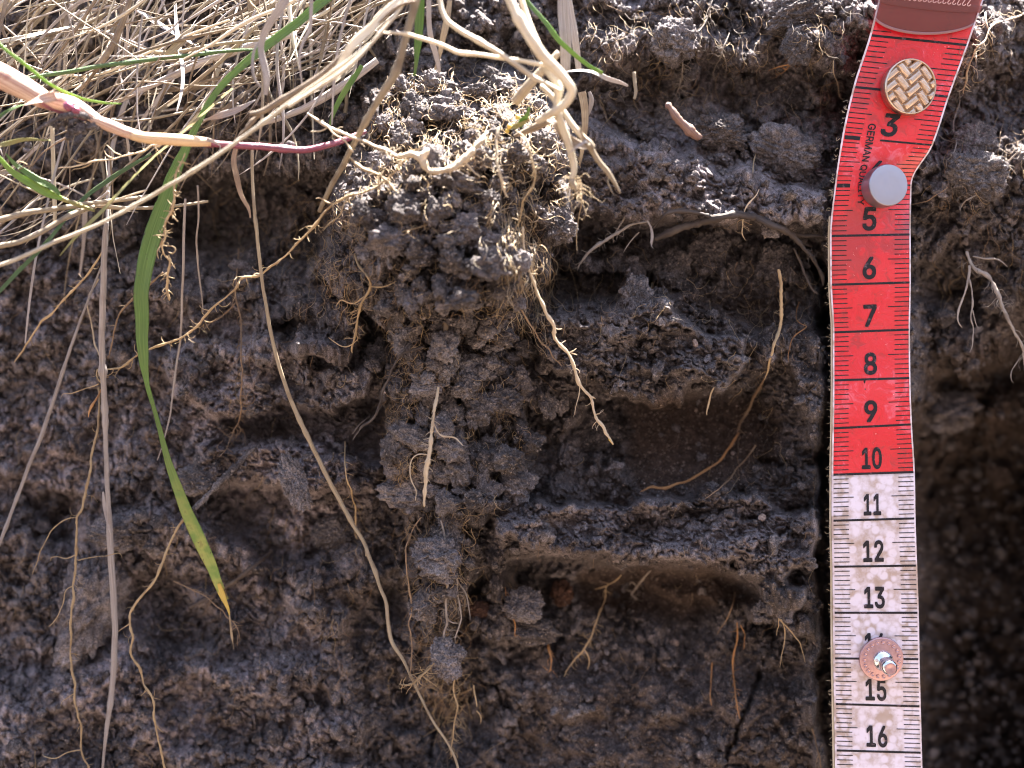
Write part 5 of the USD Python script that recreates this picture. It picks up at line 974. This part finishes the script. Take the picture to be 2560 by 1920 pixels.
root('orange brown root hanging below the rounded grey pellet', 'H', [(1572, 700), (1600, 750), (1622, 820), (1632, 900), (1645, 960), (1655, 1020), (1640, 1062), (1622, 1068)], [20, 20, 20, 20, 20, 16, 10, 5], ('on', 1.6), root_orange, (8, 24, .8), (), 138)
root('fine orange rootlet left of the rounded grey pellet', 'H', [(1375, 560), (1385, 640), (1410, 730), (1435, 800), (1428, 870)], [8, 11, 13, 10, 5], ('on', 1.5), root_orange, (5, 18, .8), (), 139)
root('pale branching root under the lower slab, forked at its end', 'H', [(2085, 478), (2040, 525), (1990, 552), (1985, 600), (1960, 690), (1925, 770), (1900, 840), (1870, 910), (1850, 945), (1790, 1010), (1735, 1108)], [7, 9, 10, 12, 14, 14, 14, 14, 14, 12, 6], ('on', 2.6), root_gold, (14, 26, .9), [([(1988, 550), (1950, 562), (1918, 572)], [9, 8, 4], None), ([(1858, 935), (1885, 990), (1882, 1060)], [10, 10, 5], None)], 140)
root('small white forked root stuck under the lower slab', 'S', [(1628, 1425), (1605, 1450), (1585, 1475), (1580, 1482), (1593, 1502)], [5, 8, 8, 8, 5], ('on', 3.0), root_grey, (5, 10, .8), [([(1592, 1466), (1578, 1455), (1575, 1464)], [4, 4, 2], None), ([(1580, 1480), (1565, 1475)], [4, 2], None)], 141)
root('arching thick dark root right of the clump above the platy block', 'S', [(1636, 600), (1690, 574), (1742, 558), (1790, 546), (1840, 535), (1890, 545), (1940, 567), (1985, 595), (2020, 632), (2045, 672), (2062, 715)], [19, 26, 28, 26, 28, 26, 23, 21, 18, 15, 10], [9, 11, 12, 12, 12, 12, 11, 9, 7], root_dark, (26, 22, 1.3), [([(1790, 546), (1755, 535), (1690, 528), (1650, 552), (1620, 575)], [12, 14, 14, 12, 6], 9.5), ([(1985, 620), (2002, 660), (2030, 720), (2045, 735)], [8, 9, 9, 6], 8), ([(1962, 580), (2010, 590), (2060, 592)], [12, 12, 9], 9)], 142)
root('pale grey root with a short fork left of the arching dark root', 'S', [(1620, 554), (1580, 562), (1545, 580), (1520, 595), (1480, 625), (1460, 645), (1442, 680)], [6, 9, 10, 11, 12, 9, 4], [11, 10, 9, 9, 8], root_grey, (16, 16, .9), [([(1540, 580), (1555, 560), (1563, 543)], [6, 7, 4], 9.5), ([(1600, 580), (1580, 600), (1560, 630)], [4, 4, 2], 9)], 143)
blade('small pinkish dry leaf hanging left of the arching dark root', 'S', [(1618, 552), (1628, 570), (1630, 595), (1628, 612), (1634, 622)], [4, 5, 8, 8, 2], [12, 12, 12], straw_grey, 144, 'blade', 'dry_leaf', 'dry leaf')
root('reddish stub of a cut root in the soil right of the clump', 'S', [(1668, 258), (1680, 275), (1690, 292), (1712, 315), (1735, 335), (1760, 348)], [24, 27, 29, 30, 28, 16], [15, 15, 14, 13, 10], stub_red, None, (), 145)
root('flat tan root running down the right rim of the platy block', 'F', [(700, 130), (714, 220), (716, 330), (712, 430), (690, 545), (655, 660), (632, 740), (612, 800)], [30, 30, 30, 28, 28, 24, 18, 10], [9, 9, 8, 7, 6], root_gold, (5, 16, .9), (), 146)
root('crusted brown root winding over the brown hollow into the orange root', 'F', [(620, 790), (585, 850), (555, 905), (520, 980), (480, 1050), (450, 1130)], [14, 22, 26, 24, 24, 18], ('on', 1.6), root_brown, (8, 18, .9), (), 147)
root('bright orange root curving left across the brown hollow', 'F', [(455, 1130), (420, 1190), (375, 1250), (335, 1295), (270, 1345), (180, 1402), (90, 1435), (0, 1468), (-60, 1462), (-140, 1475)], [18, 22, 22, 24, 22, 22, 22, 22, 22, 14], ('on', 2.2), root_orange, None, (), 148)
root('short white rootlet hanging into the brown hollow', 'F', [(302, 850), (280, 900), (270, 960), (262, 1028)], [13, 14, 14, 8], [11, 10, 8], root_cream, None, (), 149)
root('fine brown rootlet below the bright orange root', 'F', [(560, 1200), (490, 1300), (440, 1350), (380, 1430), (300, 1500), (250, 1545)], [14, 15, 13, 11, 9, 4], ('on', 1.0), root_brown, (6, 16, .7), (), 150)
root('curling reddish rootlet left of the number 7', 'F', [(830, 330), (805, 430), (845, 465), (870, 478), (800, 540), (775, 610), (752, 690)], [6, 7, 7, 8, 8, 8, 5], ('on', 1.5), root_orange, None, (), 151)
root('two pronged golden rootlet left of the number 13', 'I', [(700, 745), (740, 790), (800, 850), (835, 910), (862, 1000)], [9, 11, 11, 10, 5], [7, 7, 6], root_gold, None, [([(712, 755), (740, 850), (725, 960), (708, 1052)], [9, 10, 9, 4], 6.5), ([(705, 750), (690, 820), (680, 860)], [8, 8, 4], 6.5)], 152)
root('orange rootlet with side hairs at the lower right of the bank', 'I', [(442, 770), (448, 860), (430, 960), (420, 1060), (430, 1180), (445, 1270), (468, 1345)], [9, 12, 13, 14, 14, 12, 5], ('on', 1.6), root_orange, (12, 18, .8), [([(470, 790), (490, 850), (482, 950)], [8, 8, 4], None)], 153)
root('straight rust coloured rootlet left of the orange hairy rootlet', 'I', [(290, 1020), (290, 1120), (285, 1220), (282, 1290)], [9, 11, 10, 6], ('on', 1.4), root_orange, None, (), 154)
root('purplish rootlet slanting under the lower slab overhang', 'I', [(430, 590), (415, 680), (370, 780), (318, 855)], [9, 11, 11, 5], ('on', 2.0), root_brown, None, (), 155)
root('thin rootlet at the bottom edge left of the number 16', 'I', [(905, 1420), (925, 1500), (940, 1580), (965, 1690)], [11, 13, 12, 9], ('on', 1.5), root_brown, None, (), 156)
# --- right of the tape
root('thick grey root dropping from the soil right of the number 6', 'F', [(1850, 20), (1880, 110), (1960, 160), (2010, 220), (2055, 340), (2090, 410), (2130, 500), (2185, 590), (2196, 680), (2205, 760)], [20, 36, 44, 40, 34, 30, 30, 28, 26, 14], [9, 10, 11, 11, 10, 9], root_grey, (12, 40, 1.2), [([(1862, 100), (1855, 200), (1825, 290), (1800, 380), (1785, 440), (1818, 485)], [22, 22, 18, 18, 16, 7], 10), ([(1862, 190), (1880, 300), (1878, 410), (1885, 500), (1872, 632)], [14, 15, 15, 13, 6], 10.5), ([(1880, 50), (1940, 60), (2010, 65), (2090, 108)], [12, 13, 12, 6], 9), ([(2190, 660), (2150, 700), (2110, 790), (2120, 815)], [10, 10, 9, 4], 9), ([(1880, 380), (1930, 490), (1950, 475)], [10, 9, 4], 10.5)], 160)
root('branched pale root at the right edge beside the tape clip', 'C', [(2230, 60), (2130, 110), (2050, 130), (1985, 175), (1960, 240), (1905, 300), (1880, 360), (1850, 430), (1835, 500), (1828, 570)], [14, 18, 16, 18, 16, 14, 12, 13, 16, 10], ('on', 3.2), root_cream, (16, 36, 1.1), [([(1960, 75), (1965, 150), (2000, 210), (2018, 240)], [22, 18, 14, 8], None), ([(1880, 345), (1925, 335), (1960, 310)], [10, 10, 5], None), ([(1835, 520), (1865, 545)], [10, 6], None)], 161)
root('thin wavy root hanging right of the numbers 3 and 4', 'C', [(1800, 560), (1802, 640), (1775, 720), (1765, 800), (1778, 880), (1760, 950), (1728, 990), (1755, 1055)], [8, 9, 10, 11, 11, 10, 9, 5], ('on', 2.0), root_grey, (6, 24, .8), [([(1770, 870), (1720, 850), (1670, 825)], [8, 9, 5], None)], 162)
root('slanting grey root at the right edge level with the number 5', 'C', [(2230, 880), (2150, 940), (2085, 1000), (2040, 1060), (1985, 1110), (1920, 1180), (1850, 1220), (1800, 1272)], [12, 14, 18, 18, 16, 14, 12, 7], ('on', 2.6), root_grey, (12, 34, 1.0), [([(2085, 1000), (2120, 1030), (2150, 1065)], [12, 11, 5], None)], 163)
root('bent rootlet from the tape edge to the soil by the grey disc stud', 'C', [(1730, 1140), (1690, 1175), (1640, 1200), (1580, 1235), (1520, 1252)], [5, 8, 9, 9, 7], ('on', 2.4), root_brown, None, (), 164)
# --- upper right
root('rootlet bundle hanging from the pale crumbs at the top right', 'C', [(300, -20), (280, 60), (255, 130), (190, 210), (140, 300), (115, 400), (105, 500), (70, 590)], [8, 9, 10, 12, 12, 12, 10, 5], ('on', 2.4), root_grey, (22, 34, .9), (), 165)
root('forked rootlet in the upper hollow left of the tape', 'C', [(400, 200), (370, 270), (330, 360), (300, 430), (285, 470)], [8, 10, 10, 9, 4], ('on', 2.4), root_grey, (8, 26, .8), [([(350, 320), (380, 400), (370, 470)], [8, 8, 4], None)], 166)
root('wavy pale rootlet by the left tape edge near the number 2', 'C', [(1030, 370), (1035, 440), (1060, 500), (1065, 560), (1085, 600), (1120, 605)], [6, 8, 9, 9, 8, 4], ('on', 3.0), root_cream, None, [([(1030, 440), (990, 445), (970, 470)], [6, 7, 4], None)], 167)
root('hooked orange rootlet under the small grey pellet in the upper hollow', 'C', [(770, 270), (778, 350), (765, 410), (720, 445), (680, 462)], [8, 9, 9, 8, 4], ('on', 2.6), root_orange, (5, 20, .8), [([(770, 390), (700, 410), (630, 440)], [8, 8, 4], None)], 168)
root('short tan rootlet lying on the big clod by the tape', 'C', [(575, 880), (560, 940), (545, 1000), (538, 1050)], [8, 10, 11, 6], ('on', 1.5), root_gold, None, (), 169)
root('pale rootlet crossing the arching dark root', 'C', [(580, 1150), (560, 1190), (510, 1250), (490, 1300), (485, 1380), (478, 1410), (488, 1465)], [8, 10, 11, 8, 9, 10, 5], [9, 11, 13, 13, 12, 10], root_cream, (4, 10, .7), (), 170)

# --- dry grass in front of the bank: a few dozen thin stems one by one, the thatch behind them as one mass
THATCH = np.array([(-60, -60), (1040, -60), (930, 110), (780, 260), (640, 350), (500, 440), (330, 545), (140, 600), (-60, 640)], float)
poly = shapely.Polygon(THATCH)
tr = np.random.default_rng(77)
def thatch_stem(k, front):
    while True:
        x, y = tr.uniform(-60, 1040), tr.uniform(-60, 640)
        if poly.contains(shapely.Point(x, y)) and tr.uniform() < np.interp(y, [0, 180, 330, 640], [1, .8, .36, .12]): break
    u = tr.uniform()
    a = tr.normal(140, 20) if u < .58 else tr.normal(98, 14) if u < .80 else tr.normal(172, 12) if u < .92 else tr.uniform(20, 80)
    L = tr.uniform(160, 520) * (1.05 if front else .85); c, s = math.cos(math.radians(a)), math.sin(math.radians(a))
    b = tr.normal(0, .085) * L; e = tr.normal(0, .03) * L
    pts = [(x - c * L / 2, y - s * L / 2), (x - c * L / 6 - s * b * .5, y - s * L / 6 + c * b * .5), (x + c * L / 5 - s * (b * .5 + e), y + s * L / 5 + c * (b * .5 + e)), (x + c * L / 2, y + s * L / 2)]
    dpt = tr.uniform(12, 25) if front else tr.uniform(-4, 15)
    sl_ = tr.normal(0, 3.0)
    wd = np.exp(tr.normal(math.log(6.4 if front else 5.4), .5)); wd = min(wd, 24)
    form = 'stem' if wd < 10 or tr.uniform() < .35 else 'blade'
    return strand('S', pts, [wd * .8, wd, wd, wd * .8, wd * .3], [dpt - sl_, dpt, dpt + sl_], form, 5000 + k, n=16 if not front else 22, twist=tr.normal(0, .5)), (x, y, a, L, wd, form)
tones = [(straw_tan, 'tan'), (straw_cream, 'cream'), (straw_grey, 'grey'), (straw_tan, 'tan'), (straw_brown, 'brown')]
said = {}
for k in range(72):
    mesh_, (x, y, a, L, wd, form) = thatch_stem(k, True)
    mat, tone = tones[[0, 1, 2, 0, 2, 1, 0, 3, 2, 4][k % 10]]
    how = ('hair thin', 'thin', 'thick')[int(wd > 5) + int(wd > 9)]; lie = 'level' if a > 160 else 'slanting' if a > 115 else 'upright' if a > 80 else 'back leaning'
    size = 'short' if L < 260 else 'long'
    spot = ('at left', 'midway', 'at right')[int(x > 260) + int(x > 560)] + (' near the top edge' if y < 130 else ' above the red runner' if y < 300 else ' below the red runner')
    lab = f'{how} {size} {tone} {"leaf" if form == "blade" else "stem"} {lie} in dry grass {spot}'
    assert len(lab.split()) <= 16, lab
    if lab in said: continue
    said[lab] = 1
    solo('dry_grass_stem', mesh_, mat, lab, 'dry grass', 'single dry stems in the tangled straw')
tm = Thing('dry_grass_thatch', 'tangle of dry grass behind the single stems at the upper left', 'dry grass', P(200, 100, 5), kind='stuff')
for j, (mat, cnt) in enumerate(((straw_tan, 95), (straw_grey, 90), (straw_cream, 30), (straw_brown, 120))):
    tm.part('stems', join([thatch_stem(1000 + j * 200 + k, False)[0] for k in range(cnt)]), mat, kind='stuff')

# --- fine roots: nobody could count them
def fuzz(parts, mats, seed):
    r = np.random.default_rng(seed); out = [[] for _ in mats]
    for (where, outline, cnt, L, rad, ang, spread, lift0, pull, curl) in parts:
        q = px(where, outline); pg = shapely.Polygon(q); lo, hi = q.min(0), q.max(0)
        for k in range(cnt):
            while True:
                x, y = r.uniform(lo, hi)
                if pg.contains(shapely.Point(x, y)): break
            out[int(r.integers(len(mats)))].append(wander(x, y, r.normal(ang, spread), L * r.uniform(.4, 1.5), rad * r.uniform(.7, 1.3), int(r.integers(1e9)), lift_=r.uniform(.1, 1) * lift0, pull=pull, curl=curl, seg=6.0))
    return [(join(o), m) for o, m in zip(out, mats) if o]
CLP = [(830, 170), (1160, 150), (1240, 300), (1240, 450), (1180, 600), (1160, 900), (1110, 1080), (860, 1080), (840, 800), (700, 640), (700, 480), (770, 300)]
for mesh_, mat in fuzz([('V', CLP, 560, 70, .75, 1.5, 1.1, 2.2, .12, .34), ('V', [(850, 640), (1150, 640), (1120, 1080), (860, 1080)], 260, 60, .7, 1.6, .9, 2.2, .12, .36), ('V', [(900, 1080), (1010, 1080), (1000, 1620), (930, 1620)], 160, 60, .7, 1.6, .6, 2.4, .16, .32), ('V', [(850, 170), (1150, 150), (1230, 280), (1180, 400), (800, 380), (800, 250)], 300, 50, 1.0, 1.2, 1.5, 2.4, .05, .40),
                        ('V', [(1080, 430), (1200, 440), (1240, 560), (1190, 660), (1080, 640)], 80, 120, .8, 1.5, .45, 3.4, .2, .24),
                        ('V', [(640, 420), (780, 400), (800, 640), (640, 660)], 100, 90, .75, 1.6, .8, 2.4, .15, .3),
                        ('V', [(830, 700), (910, 690), (900, 1050), (840, 1050)], 150, 60, .75, 1.8, .7, 2.2, .12, .38),
                        ('V', [(880, 1090), (1020, 1090), (1010, 1420), (900, 1420)], 130, 70, .8, 1.6, .8, 2.2, .15, .32),
                        ('V', [(900, 1440), (1030, 1440), (1010, 1560), (940, 1560)], 70, 80, .8, 1.6, .5, 2.4, .2, .28)], [root_gold, root_brown], 91) + fuzz([('V', [(850, 160), (1160, 140), (1240, 280), (1230, 420), (1120, 520), (820, 420), (790, 260)], 330, 46, 1.35, 1.2, 1.5, 3.6, .05, .42),
                        ('V', [(1060, 400), (1150, 400), (1160, 620), (1090, 640)], 60, 150, 1.2, 1.5, .3, 4.5, .2, .16)], [root_cream, root_gold], 93):
    clump.part('fine_roots', mesh_, mat, kind='stuff')
fr_ = Thing('fine_roots', 'hair fine rootlets lying all over the bank face', 'fine roots', P(1280, 960, 0), kind='stuff')
for mesh_, mat in fuzz([('V', [(1250, 0), (1860, 0), (1800, 260), (1300, 250)], 260, 75, .75, 1.6, .9, 2.8, .14, .3), ('V', [(1990, 20), (2212, 20), (2212, 640), (2000, 620)], 150, 85, .8, 1.7, .8, 2.8, .14, .28),
                        ('V', [(1180, 480), (1790, 480), (1790, 700), (1180, 700)], 150, 65, .7, 1.7, .8, 2.2, .14, .3), ('V', [(20, 560), (830, 560), (830, 1640), (20, 1640)], 150, 80, .7, 1.6, .7, 1.2, .14, .28),
                        ('V', [(1030, 700), (1790, 700), (1790, 1640), (1030, 1640)], 110, 60, .6, 1.7, .7, 1.2, .14, .28), ('V', [(560, 1080), (860, 1080), (860, 1450), (660, 1450)], 60, 80, .7, 1.6, .6, 1.4, .16, .26),
                        ('V', [(330, 400), (720, 380), (720, 560), (330, 560)], 70, 90, .8, 1.9, .7, 3.0, .14, .3), ('V', [(1560, 760), (1690, 560), (1740, 600), (1690, 1060), (1600, 1100)], 40, 60, .8, 1.7, .7, 2.0, .14, .3)],
                       [root_brown, root_grey, root_gold], 92):
    fr_.part('rootlets', mesh_, mat, kind='stuff')
